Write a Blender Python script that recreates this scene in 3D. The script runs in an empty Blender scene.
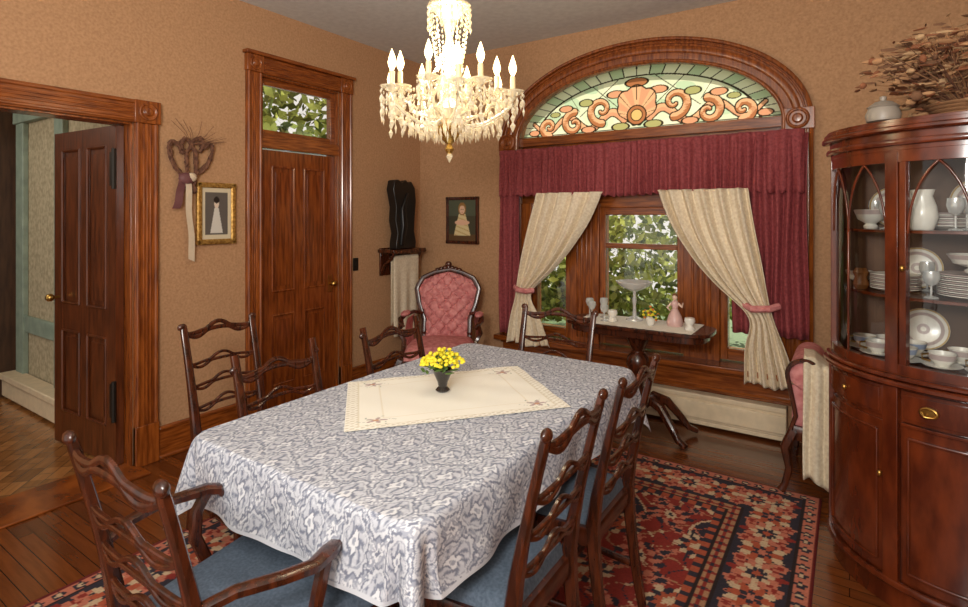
import bpy, bmesh, math, random
import numpy as np
from mathutils import Vector, Matrix
random.seed(7); np.random.seed(7)
R=math.radians; pi=math.pi
sc=bpy.context.scene
def lin(c):
    c=c/255.0
    return c/12.92 if c<=.04045 else ((c+.055)/1.055)**2.4
def S(r,g,b): return (lin(r),lin(g),lin(b),1.0)
def A3(r,g,b): return np.array([lin(r),lin(g),lin(b)])

# ---------------------------------------------------------------- materials
def newmat(name):
    m=bpy.data.materials.new(name); m.use_nodes=True
    nt=m.node_tree; b=nt.nodes['Principled BSDF']
    return m,nt,b
def setp(b,rough=.5,metal=0,coat=0,spec=None):
    b.inputs['Roughness'].default_value=rough; b.inputs['Metallic'].default_value=metal
    if coat: b.inputs['Coat Weight'].default_value=coat; b.inputs['Coat Roughness'].default_value=.15
    if spec is not None: b.inputs['Specular IOR Level'].default_value=spec
def noisemat(name,c1,c2,scale=(1,1,1),nscale=8,rough=.5,metal=0,coat=0,bump=0,detail=4,lo=.35,hi=.65,spec=None):
    m,nt,b=newmat(name); setp(b,rough,metal,coat,spec)
    tc=nt.nodes.new('ShaderNodeTexCoord'); mp=nt.nodes.new('ShaderNodeMapping'); mp.inputs['Scale'].default_value=scale
    nz=nt.nodes.new('ShaderNodeTexNoise'); nz.inputs['Scale'].default_value=nscale; nz.inputs['Detail'].default_value=detail
    cr=nt.nodes.new('ShaderNodeValToRGB'); e=cr.color_ramp.elements
    e[0].position=lo; e[0].color=c1; e[1].position=hi; e[1].color=c2
    L=nt.links.new
    L(tc.outputs['Object'],mp.inputs['Vector']); L(mp.outputs['Vector'],nz.inputs['Vector']); L(nz.outputs['Fac'],cr.inputs['Fac']); L(cr.outputs['Color'],b.inputs['Base Color'])
    if bump:
        bp=nt.nodes.new('ShaderNodeBump'); bp.inputs['Strength'].default_value=bump; bp.inputs['Distance'].default_value=.01
        L(nz.outputs['Fac'],bp.inputs['Height']); L(bp.outputs['Normal'],b.inputs['Normal'])
    return m
def plain(name,c,rough=.5,metal=0,coat=0,emit=0,spec=None):
    m=noisemat(name,tuple(x*.93 for x in c[:3])+(1,),tuple(min(1,x*1.05) for x in c[:3])+(1,),nscale=20,rough=rough,metal=metal,coat=coat,spec=spec)
    if emit:
        b=m.node_tree.nodes['Principled BSDF']; b.inputs['Emission Color'].default_value=c; b.inputs['Emission Strength'].default_value=emit
    return m
def attrmat(name,rough=.8,translucent=0,bump=0,spec=.3,emit=0):
    m,nt,b=newmat(name); setp(b,rough,spec=spec)
    at=nt.nodes.new('ShaderNodeAttribute'); at.attribute_name='Col'
    nt.links.new(at.outputs['Color'],b.inputs['Base Color'])
    if emit:
        nt.links.new(at.outputs['Color'],b.inputs['Emission Color']); b.inputs['Emission Strength'].default_value=emit
    if bump:
        nz=nt.nodes.new('ShaderNodeTexNoise'); nz.inputs['Scale'].default_value=300
        tc=nt.nodes.new('ShaderNodeTexCoord'); nt.links.new(tc.outputs['Object'],nz.inputs['Vector'])
        bp=nt.nodes.new('ShaderNodeBump'); bp.inputs['Strength'].default_value=bump; bp.inputs['Distance'].default_value=.003
        nt.links.new(nz.outputs['Fac'],bp.inputs['Height']); nt.links.new(bp.outputs['Normal'],b.inputs['Normal'])
    if translucent:
        tr=nt.nodes.new('ShaderNodeBsdfTranslucent'); nt.links.new(at.outputs['Color'],tr.inputs['Color'])
        mx=nt.nodes.new('ShaderNodeMixShader'); mx.inputs[0].default_value=translucent
        out=nt.nodes['Material Output']
        nt.links.new(b.outputs[0],mx.inputs[1]); nt.links.new(tr.outputs[0],mx.inputs[2]); nt.links.new(mx.outputs[0],out.inputs['Surface'])
    return m
def glassmat(name,tint=(1,1,1,1),gl=.08):
    m,nt,b=newmat(name); nt.nodes.remove(b)
    t=nt.nodes.new('ShaderNodeBsdfTransparent'); t.inputs[0].default_value=tint
    g=nt.nodes.new('ShaderNodeBsdfGlossy'); g.inputs['Roughness'].default_value=.03
    lw=nt.nodes.new('ShaderNodeFresnel'); lw.inputs[0].default_value=1.4
    ad=nt.nodes.new('ShaderNodeMath'); ad.operation='ADD'; ad.inputs[1].default_value=gl
    mx=nt.nodes.new('ShaderNodeMixShader')
    L=nt.links.new; L(lw.outputs[0],ad.inputs[0]); L(ad.outputs[0],mx.inputs[0]); L(t.outputs[0],mx.inputs[1]); L(g.outputs[0],mx.inputs[2])
    L(mx.outputs[0],nt.nodes['Material Output'].inputs['Surface'])
    return m
def crystalmat(name,col,emit):
    m,nt,b=newmat(name); b.inputs['Base Color'].default_value=col; setp(b,.08)
    b.inputs['Emission Color'].default_value=col; b.inputs['Emission Strength'].default_value=emit  # slight emission in the material imitates sparkle; the glass is no lamp
    t=nt.nodes.new('ShaderNodeBsdfTransparent'); g=nt.nodes.new('ShaderNodeBsdfGlossy'); g.inputs['Roughness'].default_value=.08
    m1=nt.nodes.new('ShaderNodeMixShader'); m1.inputs[0].default_value=.55
    m2=nt.nodes.new('ShaderNodeMixShader'); m2.inputs[0].default_value=.34
    L=nt.links.new; L(t.outputs[0],m1.inputs[1]); L(g.outputs[0],m1.inputs[2]); L(m1.outputs[0],m2.inputs[1]); L(b.outputs[0],m2.inputs[2])
    L(m2.outputs[0],nt.nodes['Material Output'].inputs['Surface'])
    return m

M_wall=noisemat('wallpaper',S(168,126,90),S(190,147,108),nscale=70,rough=.85,bump=.12,detail=6,lo=.3,hi=.7)
M_ceil=plain('ceiling_paint',S(212,214,212),.9)
M_oak=noisemat('oak_trim',S(106,50,16),S(154,82,30),scale=(9,9,1),nscale=6,rough=.26,coat=.35)
M_oakh=noisemat('oak_trim_horizontal',S(106,50,16),S(154,82,30),scale=(1,1.2,12),nscale=6,rough=.26,coat=.35)
M_door=noisemat('door_wood',S(98,44,15),S(142,72,26),scale=(10,10,1),nscale=5,rough=.26,coat=.35)
M_ddark=noisemat('hall_door_wood',S(68,32,14),S(104,52,24),scale=(10,10,1),nscale=5,rough=.3,coat=.3)
M_dwall=noisemat('dark_panelling',S(62,40,26),S(84,56,36),scale=(8,8,1),nscale=5,rough=.5)
M_mah=noisemat('mahogany',S(46,20,10),S(84,38,18),scale=(8,8,1.5),nscale=6,rough=.26,coat=.35)
M_cab=noisemat('cabinet_mahogany',S(74,28,12),S(108,46,20),scale=(3,3,1),nscale=6,rough=.2,coat=.45)
M_cabin=plain('cabinet_interior',S(92,62,40),.6)
M_blue=noisemat('blue_upholstery',S(74,88,104),S(94,108,126),nscale=120,rough=.85,bump=.1)
M_pink=noisemat('pink_velvet',S(190,108,108),S(220,148,144),nscale=30,rough=.75,bump=.05)
M_burg=noisemat('burgundy_cloth',S(128,50,54),S(156,72,74),nscale=60,rough=.8)
M_cream=noisemat('cream_cloth',S(218,200,172),S(236,222,196),nscale=60,rough=.85)
M_white=plain('white_china',S(232,228,218),.25,coat=.3)
M_lace=noisemat('lace',S(236,230,214),S(250,246,236),nscale=150,rough=.9,bump=.3)
M_heat=plain('heater_enamel',S(224,204,172),.45)
M_brass=plain('brass',S(190,150,80),.3,metal=1)
M_iron=plain('dark_iron',S(50,45,40),.45,metal=.7)
M_gold=noisemat('gilt_frame',S(150,108,48),S(206,164,90),nscale=60,rough=.4,metal=.6)
M_black=plain('black_lacquer',S(20,17,16),.35)
M_glass=glassmat('window_glass',gl=.02)
M_cglass=glassmat('cabinet_glass',(.97,.98,.97,1),gl=.03)
M_crys=crystalmat('crystal',(1,.86,.58,1),.2)
M_goldc=plain('chandelier_gold',S(214,176,96),.25,metal=.9)
M_bulb=plain('candle_bulb',(1,.76,.38,1),.3,emit=7)
M_candle=plain('candle_sleeve',S(230,204,156),.5,emit=.15)
M_green=noisemat('green_paint',S(132,148,134),S(152,168,152),nscale=10,rough=.5)
M_gwall=noisemat('hall_wallpaper',S(158,146,118),S(190,176,146),nscale=30,rough=.9)
M_twig=noisemat('dried_twig',S(84,52,38),S(122,82,60),nscale=50,rough=.9)
M_ribbon=plain('mauve_ribbon',S(110,66,66),.6)
M_taupe=plain('taupe_ribbon',S(206,186,160),.7)
M_yel=plain('yellow_petals',S(240,222,50),.6)
M_leaf=noisemat('leaf_green',S(50,80,28),S(96,128,50),nscale=30,rough=.6)
M_dvase=plain('dark_vase',S(40,34,32),.2,coat=.5)
M_attr=attrmat('painted_fibre',.9,bump=.3)
M_cloth=attrmat('damask_cloth',.65,bump=.1)
M_stain=attrmat('stained_glass',.25,translucent=.8,emit=.5)  # emission from the pane colours imitates daylight glowing through
M_foli=attrmat('garden_foliage',.6,translucent=.5)
M_pict=attrmat('picture_print',.5)

def plankmat(name,c1,c2,cm,w,l,rot=0,rough=.2,parq=False):
    m,nt,b=newmat(name); setp(b,rough,coat=.35)
    L=nt.links.new
    tc=nt.nodes.new('ShaderNodeTexCoord'); mp=nt.nodes.new('ShaderNodeMapping'); mp.inputs['Rotation'].default_value=(0,0,rot)
    L(tc.outputs['Object'],mp.inputs['Vector'])
    br=nt.nodes.new('ShaderNodeTexBrick'); br.inputs['Scale'].default_value=1; br.inputs['Brick Width'].default_value=l; br.inputs['Row Height'].default_value=w
    br.inputs['Mortar Size'].default_value=.0018; br.inputs['Color1'].default_value=c1; br.inputs['Color2'].default_value=c2; br.inputs['Mortar'].default_value=cm; br.inputs['Bias'].default_value=0
    L(mp.outputs[0],br.inputs['Vector'])
    nz=nt.nodes.new('ShaderNodeTexNoise'); nz.inputs['Scale'].default_value=5; nz.inputs['Detail'].default_value=5
    mp2=nt.nodes.new('ShaderNodeMapping'); mp2.inputs['Scale'].default_value=(1,10,1); L(mp.outputs[0],mp2.inputs[0]); L(mp2.outputs[0],nz.inputs['Vector'])
    mx=nt.nodes.new('ShaderNodeMix'); mx.data_type='RGBA'; mx.blend_type='MULTIPLY'; mx.inputs[0].default_value=.6
    cr=nt.nodes.new('ShaderNodeValToRGB'); cr.color_ramp.elements[0].position=.3; cr.color_ramp.elements[0].color=(.5,.45,.4,1); cr.color_ramp.elements[1].position=.7
    L(nz.outputs['Fac'],cr.inputs[0])
    if parq:
        ck=nt.nodes.new('ShaderNodeTexChecker'); ck.inputs['Scale'].default_value=1/.16; ck.inputs['Color1'].default_value=(1,1,1,1); ck.inputs['Color2'].default_value=(.66,.62,.56,1)
        L(mp.outputs[0],ck.inputs['Vector'])
        m0=nt.nodes.new('ShaderNodeMix'); m0.data_type='RGBA'; m0.blend_type='MULTIPLY'; m0.inputs[0].default_value=.8
        L(br.outputs['Color'],m0.inputs[6]); L(ck.outputs['Color'],m0.inputs[7]); L(m0.outputs[2],mx.inputs[6])
    else: L(br.outputs['Color'],mx.inputs[6])
    L(cr.outputs[0],mx.inputs[7]); L(mx.outputs[2],b.inputs['Base Color'])
    return m
M_floor=plankmat('floor_planks',S(132,72,32),S(104,54,24),S(34,16,8),.06,1.6)
M_parq=plankmat('parquet',S(186,128,74),S(160,106,58),S(80,48,26),.08,.16,rot=R(45),parq=True)

# ---------------------------------------------------------------- mesh builder
class MB:
    def __init__(s): s.v=[]; s.f=[]; s.m=[]
    def add(s,vs,fs,mi=0):
        o=len(s.v); s.v+= [tuple(v) for v in vs]
        for f in fs: s.f.append(tuple(i+o for i in f)); s.m.append(mi)
    def box(s,x0,x1,y0,y1,z0,z1,mi=0,T=None):
        vs=[Vector((x,y,z)) for x in (x0,x1) for y in (y0,y1) for z in (z0,z1)]
        if T is not None: vs=[T@v for v in vs]
        s.add(vs,[(0,1,3,2),(4,6,7,5),(0,4,5,1),(2,3,7,6),(0,2,6,4),(1,5,7,3)],mi)
    def sweep(s,path,w,h,mi=0,up=(0,0,1),n=8,closed=False,k=.6,cap=True):
        P=[Vector(p) for p in path]; N=len(P); U=Vector(up)
        W=w if isinstance(w,(list,tuple)) else [w]*N; H=h if isinstance(h,(list,tuple)) else [h]*N
        vs=[];fs=[]
        for i in range(N):
            if closed: T=P[(i+1)%N]-P[i-1]
            else: T=P[min(i+1,N-1)]-P[max(i-1,0)]
            T.normalize(); sd=T.cross(U)
            if sd.length<1e-4: sd=T.cross(Vector((1,.01,0)))
            sd.normalize(); uu=sd.cross(T).normalized()
            for j in range(n):
                a=2*pi*(j+.5)/n; c,d=math.cos(a),math.sin(a)
                c=math.copysign(abs(c)**k,c); d=math.copysign(abs(d)**k,d)
                vs.append(P[i]+sd*(c*W[i]/2)+uu*(d*H[i]/2))
        for i in range(N if closed else N-1):
            a=i*n; b=((i+1)%N)*n
            for j in range(n): fs.append((a+j,a+(j+1)%n,b+(j+1)%n,b+j))
        if not closed and cap: fs.append(tuple(range(n))[::-1]); fs.append(tuple(range((N-1)*n,N*n)))
        s.add(vs,fs,mi)
    def tube(s,path,r,mi=0,n=8,closed=False,up=(0,0,1)):
        w=[2*x for x in r] if isinstance(r,(list,tuple)) else 2*r
        s.sweep(path,w,w,mi,up,n,closed,k=1)
    def lathe(s,prof,c=(0,0,0),mi=0,n=20,T=None,sx=1,sy=1,cap=True):
        vs=[];fs=[];C=Vector(c)
        for r,z in prof:
            for j in range(n):
                a=2*pi*j/n; v=Vector((max(r,.0003)*math.cos(a)*sx,max(r,.0003)*math.sin(a)*sy,z))
                if T is not None: v=T@v
                vs.append(v+C)
        N=len(prof)
        for i in range(N-1):
            for j in range(n): fs.append((i*n+j,i*n+(j+1)%n,(i+1)*n+(j+1)%n,(i+1)*n+j))
        if cap: fs.append(tuple(range(n))[::-1]); fs.append(tuple(range((N-1)*n,N*n)))
        s.add(vs,fs,mi)
    def ell(s,c,r,mi=0,n=12,T=None):
        prof=[(math.sin(pi*i/8),-math.cos(pi*i/8)) for i in range(9)]
        t=Matrix.Diagonal(Vector(r))
        if T is not None: t=T@t
        s.lathe(prof,c,mi,n,T=t)
    def gem(s,c,r,h,mi=0):
        x,y,z=c
        vs=[(x,y,z+h),(x+r,y,z),(x,y+r,z),(x-r,y,z),(x,y-r,z),(x,y,z-h*1.4)]
        s.add(vs,[(0,1,2),(0,2,3),(0,3,4),(0,4,1),(5,2,1),(5,3,2),(5,4,3),(5,1,4)],mi)
    def grid(s,fn,nu,nv,mi=0):
        vs=[fn(i/nu,j/nv) for j in range(nv+1) for i in range(nu+1)]
        fs=[(j*(nu+1)+i,j*(nu+1)+i+1,(j+1)*(nu+1)+i+1,(j+1)*(nu+1)+i) for j in range(nv) for i in range(nu)]
        s.add(vs,fs,mi)
    def prism(s,pts,off,mi=0):
        n=len(pts); o=Vector(off); vs=[Vector(p) for p in pts]; vs+= [p+o for p in vs]
        fs=[tuple(range(n)),tuple(range(2*n-1,n-1,-1))]+[(i,(i+1)%n,n+(i+1)%n,n+i) for i in range(n)]
        s.add(vs,fs,mi)
    def obj(s,name,mats,loc=(0,0,0),rz=0,scale=1,bevel=0,parent=None,ang=40,solid=0,recalc=True):
        me=bpy.data.meshes.new(name); me.from_pydata(s.v,[],s.f)
        for m in (mats if isinstance(mats,(list,tuple)) else [mats]): me.materials.append(m)
        me.polygons.foreach_set('material_index',s.m)
        if recalc:
            bm=bmesh.new(); bm.from_mesh(me); bmesh.ops.recalc_face_normals(bm,faces=bm.faces); bm.to_mesh(me); bm.free()
        me.polygons.foreach_set('use_smooth',[True]*len(me.polygons))
        try: me.set_sharp_from_angle(angle=R(ang))
        except Exception: pass
        o=bpy.data.objects.new(name,me); sc.collection.objects.link(o)
        o.location=loc; o.rotation_euler=(0,0,rz); o.scale=(scale,)*3
        if solid:
            d=o.modifiers.new('solid','SOLIDIFY'); d.thickness=solid
        if bevel:
            b=o.modifiers.new('bevel','BEVEL'); b.width=bevel; b.segments=2; b.limit_method='ANGLE'; b.angle_limit=R(50)
        if parent: o.parent=parent
        return o
def painted(name,X,Y,Z,C,mat,mask=None,parent=None,loc=(0,0,0),rz=0):
    nv,nu=X.shape
    V=np.stack([X,Y,Z],-1).reshape(-1,3)
    idx=np.arange(nv*nu).reshape(nv,nu)
    F=np.stack([idx[:-1,:-1],idx[:-1,1:],idx[1:,1:],idx[1:,:-1]],-1)
    if mask is not None: F=F[mask[:-1,:-1]&mask[:-1,1:]&mask[1:,1:]&mask[1:,:-1]]
    F=F.reshape(-1,4)
    me=bpy.data.meshes.new(name); me.from_pydata(V.tolist(),[],F.tolist())
    ca=me.color_attributes.new('Col','FLOAT_COLOR','POINT')
    cc=np.concatenate([C.reshape(-1,3),np.ones((nv*nu,1))],1).astype(np.float32)
    ca.data.foreach_set('color',cc.ravel())
    me.materials.append(mat); me.polygons.foreach_set('use_smooth',[True]*len(me.polygons))
    o=bpy.data.objects.new(name,me); sc.collection.objects.link(o); o.location=loc; o.rotation_euler=(0,0,rz)
    if parent: o.parent=parent
    return o

XL,YB,H=-3.54,4.15,3.0
# ---------------------------------------------------------------- room shell
b=MB(); b.box(-3.68,1.24,-1.6,4.3,-.1,0); b.obj('floor',M_floor)
b=MB(); b.box(-5.95,-3.68,-1.6,1.75,-.1,0); b.obj('floor_hall',M_parq)
b=MB(); b.box(-3.68,1.24,-1.6,4.3,H,H+.1); b.box(-5.95,-3.68,-1.6,1.75,H,H+.1); b.obj('ceiling',M_ceil)
D1=(.5,1.536,2.05); D2=(2.38,3.11,2.52)
for y0,y1,z0,z1 in [(-1.6,D1[0],0,H),(D1[0],D1[1],D1[2],H),(D1[1],D2[0],0,H),(D2[0],D2[1],D2[2],H),(D2[1],4.3,0,H)]:
    b=MB(); b.box(-3.68,XL,y0,y1,z0,z1); b.obj('wall_left',M_wall)
b=MB(); b.box(1.1,1.24,-1.6,4.3,0,H); b.obj('wall_right',M_wall)
wx0,wx1,wc=-2.40,-.36,-1.38; OA,OB,OZ=1.02,.53,2.13
b=MB(); b.box(XL,wx0,YB,4.3,0,H); b.box(wx1,1.1,YB,4.3,0,H); b.box(wx0,wx1,YB,4.3,0,.25)
N=48
for i in range(N):
    xa=wx0+(wx1-wx0)*i/N; xb=wx0+(wx1-wx0)*(i+1)/N
    za,zb=[OZ+OB*math.sqrt(max(0,1-((x-wc)/OA)**2)) for x in (xa,xb)]
    vs=[(xa,YB,za),(xb,YB,zb),(xb,YB,H),(xa,YB,H),(xa,4.3,za),(xb,4.3,zb),(xb,4.3,H),(xa,4.3,H)]
    b.add(vs,[(0,1,2,3),(7,6,5,4),(0,4,5,1),(3,2,6,7),(0,3,7,4),(1,5,6,2)])
b.obj('wall_back',M_wall)
b=MB(); b.box(-5.95,-3.68,1.64,1.75,0,H); b.obj('wall_hall_side',M_gwall)
b=MB(); b.box(-5.95,-5.8,-1.6,1.64,0,H); b.obj('wall_hall_far',M_dwall)
b=MB()
for x in (-5.66,-4.86): b.box(x-.08,x+.08,1.6,1.64,.2,2.25)
b.box(-5.78,-4.74,1.59,1.64,2.25,2.4); b.box(-5.6,-4.9,1.61,1.64,.55,.68); b.box(-3.95,-3.78,1.6,1.64,.0,2.4)
b.obj('trim_hall_green',M_green,bevel=.006)
b=MB(); b.box(-5.78,-4.55,1.52,1.63,.02,.2); b.box(-5.78,-4.55,1.50,1.63,.16,.21); b.obj('hall_baseboard_heater',M_heat,bevel=.008)

# ---------------------------------------------------------------- trims
def casing(b,y0,y1,zt,w,x=XL):
    for ya,yb in ((y0-w,y0),(y1,y1+w)):
        b.box(x,x+.028,ya,yb,0,zt)
        b.box(x,x+.036,ya,yb,0,.24)
        for k in (.12,.88): b.tube([(x+.028,ya+(yb-ya)*k,.24),(x+.028,ya+(yb-ya)*k,zt)],.011,0,8,up=(1,0,0))
        for k in (.36,.5,.64): b.tube([(x+.026,ya+(yb-ya)*k,.24),(x+.026,ya+(yb-ya)*k,zt)],.007,0,6,up=(1,0,0))
        b.box(x,x+.042,ya-.006,yb+.006,zt,zt+w)
        T=Matrix.Rotation(pi/2,3,'Y'); c=(x+.042,(ya+yb)/2,zt+w/2)
        b.lathe([(w*.40,-.01),(w*.40,.006),(w*.33,.010),(w*.30,.003),(w*.20,.003),(w*.17,.012),(w*.08,.014),(.001,.012)],c,0,20,T=T)
    b.box(x,x+.028,y0,y1,zt,zt+w,1)
    for k in (.12,.36,.5,.64,.88): b.tube([(x+.027,y0,zt+w*k),(x+.027,y1,zt+w*k)],.011 if k in(.12,.88) else .007,1,8)
    b.box(x-.14,x,y0,y0+.012,0,zt); b.box(x-.14,x,y1-.012,y1,0,zt); b.box(x-.14,x,y0,y1,zt-.012,zt)
b=MB(); casing(b,D1[0],D1[1],D1[2],.135); b.obj('trim_1',[M_oak,M_oakh],bevel=.004)
b=MB(); casing(b,D2[0],D2[1],D2[2],.12); b.box(XL,XL+.06,D2[0]-.14,D2[1]+.14,D2[2]+.12,D2[2]+.145,1)
b.box(-3.66,XL+.01,D2[0],D2[1],1.99,2.08,1)
for ya,yb,za,zb in ((D2[0],D2[0]+.05,2.08,2.51),(D2[1]-.05,D2[1],2.08,2.51),(D2[0]+.05,D2[1]-.05,2.08,2.13),(D2[0]+.05,D2[1]-.05,2.46,2.51)): b.box(-3.62,-3.58,ya,yb,za,zb,1)
b.obj('trim_2',[M_oak,M_oakh],bevel=.004)
b=MB(); b.box(-3.602,-3.598,D2[0]+.05,D2[1]-.05,2.13,2.46); b.obj('window_2',M_glass)
b=MB(); 
for y0,y1 in ((1.675,2.255),(3.235,4.15),(-1.6,.36)):
    b.box(XL,XL+.02,y0,y1,0,.18); b.tube([(XL+.015,y0,.185),(XL+.015,y1,.185)],.015,0); b.tube([(XL+.022,y0,.01),(XL+.022,y1,.01)],.012,0)
b.obj('baseboard_left',M_oakh,bevel=.003)
b=MB(); b.box(XL+.02,-2.6,4.13,YB,0,.18); b.tube([(XL+.02,4.135,.185),(-2.6,4.135,.185)],.015); b.box(-.2,1.1,4.13,YB,0,.18); b.obj('baseboard_back',M_oakh,bevel=.003)
b=MB(); b.box(-3.70,-3.36,D1[0]-.02,D1[1]+.02,0,.012); b.obj('trim_threshold',M_oakh,bevel=.004)

def door_leaf(b,w,h,t):
    st=.11; e=.0012
    b.box(0,st,0,t,0,h); b.box(w-st,w,0,t,0,h)
    rails=((0,.22),(.74,.92),(h-.12,h))
    for z0,z1 in rails: b.box(st,w-st,e,t-e,z0,z1,0)
    for z0,z1 in ((.22,.74),(.92,h-.12)): b.box(w/2-.05,w/2+.05,2*e,t-2*e,z0,z1)
    for x0,x1 in ((st,w/2-.05),(w/2+.05,w-st)):
        for z0,z1 in ((.22,.74),(.92,h-.12)):
            b.box(x0,x1,t*.3,t*.7,z0,z1)
            b.box(x0+.035,x1-.035,t*.12,t*.88,z0+.04,z1-.04)
            for (p,q) in (((x0,z0),(x1,z0)),((x1,z0),(x1,z1)),((x1,z1),(x0,z1)),((x0,z1),(x0,z0))):
                for yy in (t*.05,t*.95): b.tube([(p[0],yy,p[1]),(q[0],yy,q[1])],.009,0,6,up=(0,1,0))
b=MB(); door_leaf(b,D2[1]-D2[0]-.03,1.975,.045)
b.ell((.65,-.05,.93),(.026,.026,.026),1); b.tube([(.65,0,.93),(.65,-.04,.93)],.01,1); b.box(.63,.67,-.006,-.0005,.86,1.0,1)
b.obj('door_1',[M_door,M_brass],loc=(XL-.035,D2[0]+.015,.006),rz=pi/2)
b=MB(); door_leaf(b,.76,2.02,.045)
for z in (.28,1.66):
    b.box(.0,.05,-.010,-.001,z,z+.2,1); b.tube([(0,-.010,z-.02),(0,-.010,z+.22)],.013,1)
b.ell((.70,-.05,.95),(.026,.026,.026),2); b.tube([(.70,0,.95),(.70,-.04,.95)],.01,2)
b.v=[(x,-y,z) for x,y,z in b.v]
b.obj('door_2',[M_ddark,M_iron,M_brass],loc=(-3.615,1.475,.014),rz=pi+R(4))

# window
b=MB()
WY0,WY1=4.19,4.27
b.box(wx0,wx1,WY0,WY1,1.56,2.17,1)
b.box(wx0,wx1,4.13,WY1,2.09,2.165,1)
for x0,x1 in ((wx0,-2.30),(-1.93,-1.68),(-1.02,-.77),(-.42,wx1)):
    b.box(x0,x1,WY0-.02,WY1,.45,1.6,0)
for xc in (-1.805,-.895):
    for dx in (-.06,-.02,.02,.06): b.tube([(xc+dx,WY0-.02,.5),(xc+dx,WY0-.02,1.56)],.01,0,6,up=(0,1,0))
for x0,x1 in ((-2.30,-1.93),(-1.68,-1.02),(-.77,-.42)):
    s=.05
    b.box(x0,x0+s,WY0,WY1,.47,1.56); b.box(x1-s,x1,WY0,WY1,.47,1.56)
    for z0,z1 in ((.47,.55),(1.235,1.275),(1.5,1.56)): b.box(x0+s,x1-s,WY0,WY1,z0,z1,1)
b.box(-2.58,-.2,4.0,WY1,.42,.46,1); b.box(-2.55,-.23,4.11,4.2,.24,.42,1); b.tube([(-2.56,4.10,.40),(-.22,4.10,.40)],.018,1); b.tube([(-2.56,4.10,.27),(-.22,4.10,.27)],.015,1)
win=b.obj('window_1',[M_oak,M_oakh],bevel=.004)
b=MB(); b.box(wx0+.02,wx1-.02,4.228,4.232,.5,1.53); b.obj('window_pane',M_glass,parent=win)
def archpath(a,bb,z0=.45,zc=OZ,y=4.13,n=64):
    p=[(wc-a,y,z0),(wc-a,y,1.0),(wc-a,y,1.6)]
    for i in range(n+1):
        t=pi-pi*i/n; p.append((wc+a*math.cos(t),y,zc+bb*math.sin(t)))
    return p+[(wc+a,y,1.6),(wc+a,y,1.0),(wc+a,y,z0)]
b=MB()
b.sweep(archpath(1.10,.61),.17,.05,0,up=(0,1,0),n=8,k=.35)
b.sweep(archpath(1.175,.69,y=4.115),.03,.07,0,up=(0,1,0),n=10)
b.sweep(archpath(1.10,.61,y=4.10),.05,.03,0,up=(0,1,0),n=10)
b.sweep(archpath(1.145,.66,y=4.105),.015,.03,0,up=(0,1,0),n=8)
b.sweep(archpath(1.02,.525,y=4.12),.03,.09,0,up=(0,1,0),n=10)
for sx in (-1,1):
    x=wc+sx*1.10; b.box(x-.095,x+.095,4.08,4.15,2.06,2.2)
    b.lathe([(.07,-.01),(.07,.01),(.055,.016),(.05,.006),(.03,.006),(.025,.018),(.001,.02)],(x,4.08,2.13),0,20,T=Matrix.Rotation(pi/2,3,'X'))
b.obj('trim_window_arch',M_oak,bevel=.003)
# stained glass
nx,nz=560,145
x=np.linspace(-1.02,1.02,nx); z=np.linspace(0,.53,nz); X,Z=np.meshgrid(x,z)
ax=np.abs(X)
C=np.ones((nz,nx,3))*A3(206,210,176)
hb=np.sin(X*17+Z*5)*np.sin(Z*23+X*3); C[hb>.35]=A3(180,198,162); C[hb<-.45]=A3(222,220,186)
lead=np.zeros_like(X,bool)
er=np.sqrt((X/1.0)**2+(Z/.5)**2); ang=np.arctan2(Z*2,ax+1e-6)
bord=(er>.87); kk=np.floor(ang/(pi/2)*14)
C[bord]=A3(214,216,184); C[bord&(kk%3==0)]=A3(178,196,158)
lead|=bord&(np.abs((ang/(pi/2)*14)%1-.5)>.45); lead|=np.abs(er-.87)<.010
for sl,of in ((.9,.1),(1.6,.45),(2.4,.9)): lead|=(np.abs(Z-(.16+(ax-of)*sl))<.004)&(Z>.2)&~bord
for sl,of in ((-.8,.3),(-.6,.7)): lead|=(np.abs(Z-(.30+(ax-of)*sl))<.004)&(Z>.16)&~bord
lead|=(np.abs(Z-.03)<.004)
def ribbon(pts,w0,w1,col,colb):
    global lead
    best=np.full(X.shape,9.); bw=np.full(X.shape,w0); side=np.zeros(X.shape)
    n=len(pts)
    for i,(px_,pz_) in enumerate(pts):
        d=np.sqrt((ax-px_)**2+(Z-pz_)**2); w=w0+(w1-w0)*i/n
        mm=d<best; best[mm]=d[mm]; bw[mm]=w; side[mm]=(Z-pz_)[mm]
    m=best<bw; C[m]=col; C[m&(side<0)]=colb
    lead=(lead&~m)|(np.abs(best-bw)<.0045)
def spiral(cx,cz_,r0,turns,a0,dr=1,n=60):
    return [(cx+(r0*(1-.85*i/n))*math.cos(a0+dr*2*pi*turns*i/n),cz_+(r0*(1-.85*i/n))*math.sin(a0+dr*2*pi*turns*i/n)) for i in range(n+1)]
PE,PK,RU,GRN=A3(216,164,122),A3(202,144,108),A3(164,104,66),A3(160,156,100)
ribbon([(.1+.8*t,.11+.06*math.sin(t*13)) for t in np.linspace(0,1,70)],.034,.016,PE,PK)
for (cx_,cz_,r_,a0,dr) in ((.29,.20,.11,-1.6,1),(.53,.11,.095,1.6,-1),(.76,.10,.075,-1.6,1)):
    ribbon(spiral(cx_,cz_,r_,1.1,a0,dr),.034,.014,PE,RU)
for (cx_,cz_,rx,rz_,cl) in ((.17,.31,.07,.03,PK),(.42,.27,.06,.03,GRN),(.60,.24,.06,.028,PK),(.70,.2,.045,.022,GRN),(.13,.05,.07,.03,GRN),(.40,.05,.06,.026,PK),(.9,.06,.05,.025,PK)):
    rr=np.sqrt(((ax-cx_)/rx)**2+((Z-cz_)/rz_)**2); C[rr<1]=cl; lead=(lead&~(rr<1))|(np.abs(rr-1)<.12)
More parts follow.
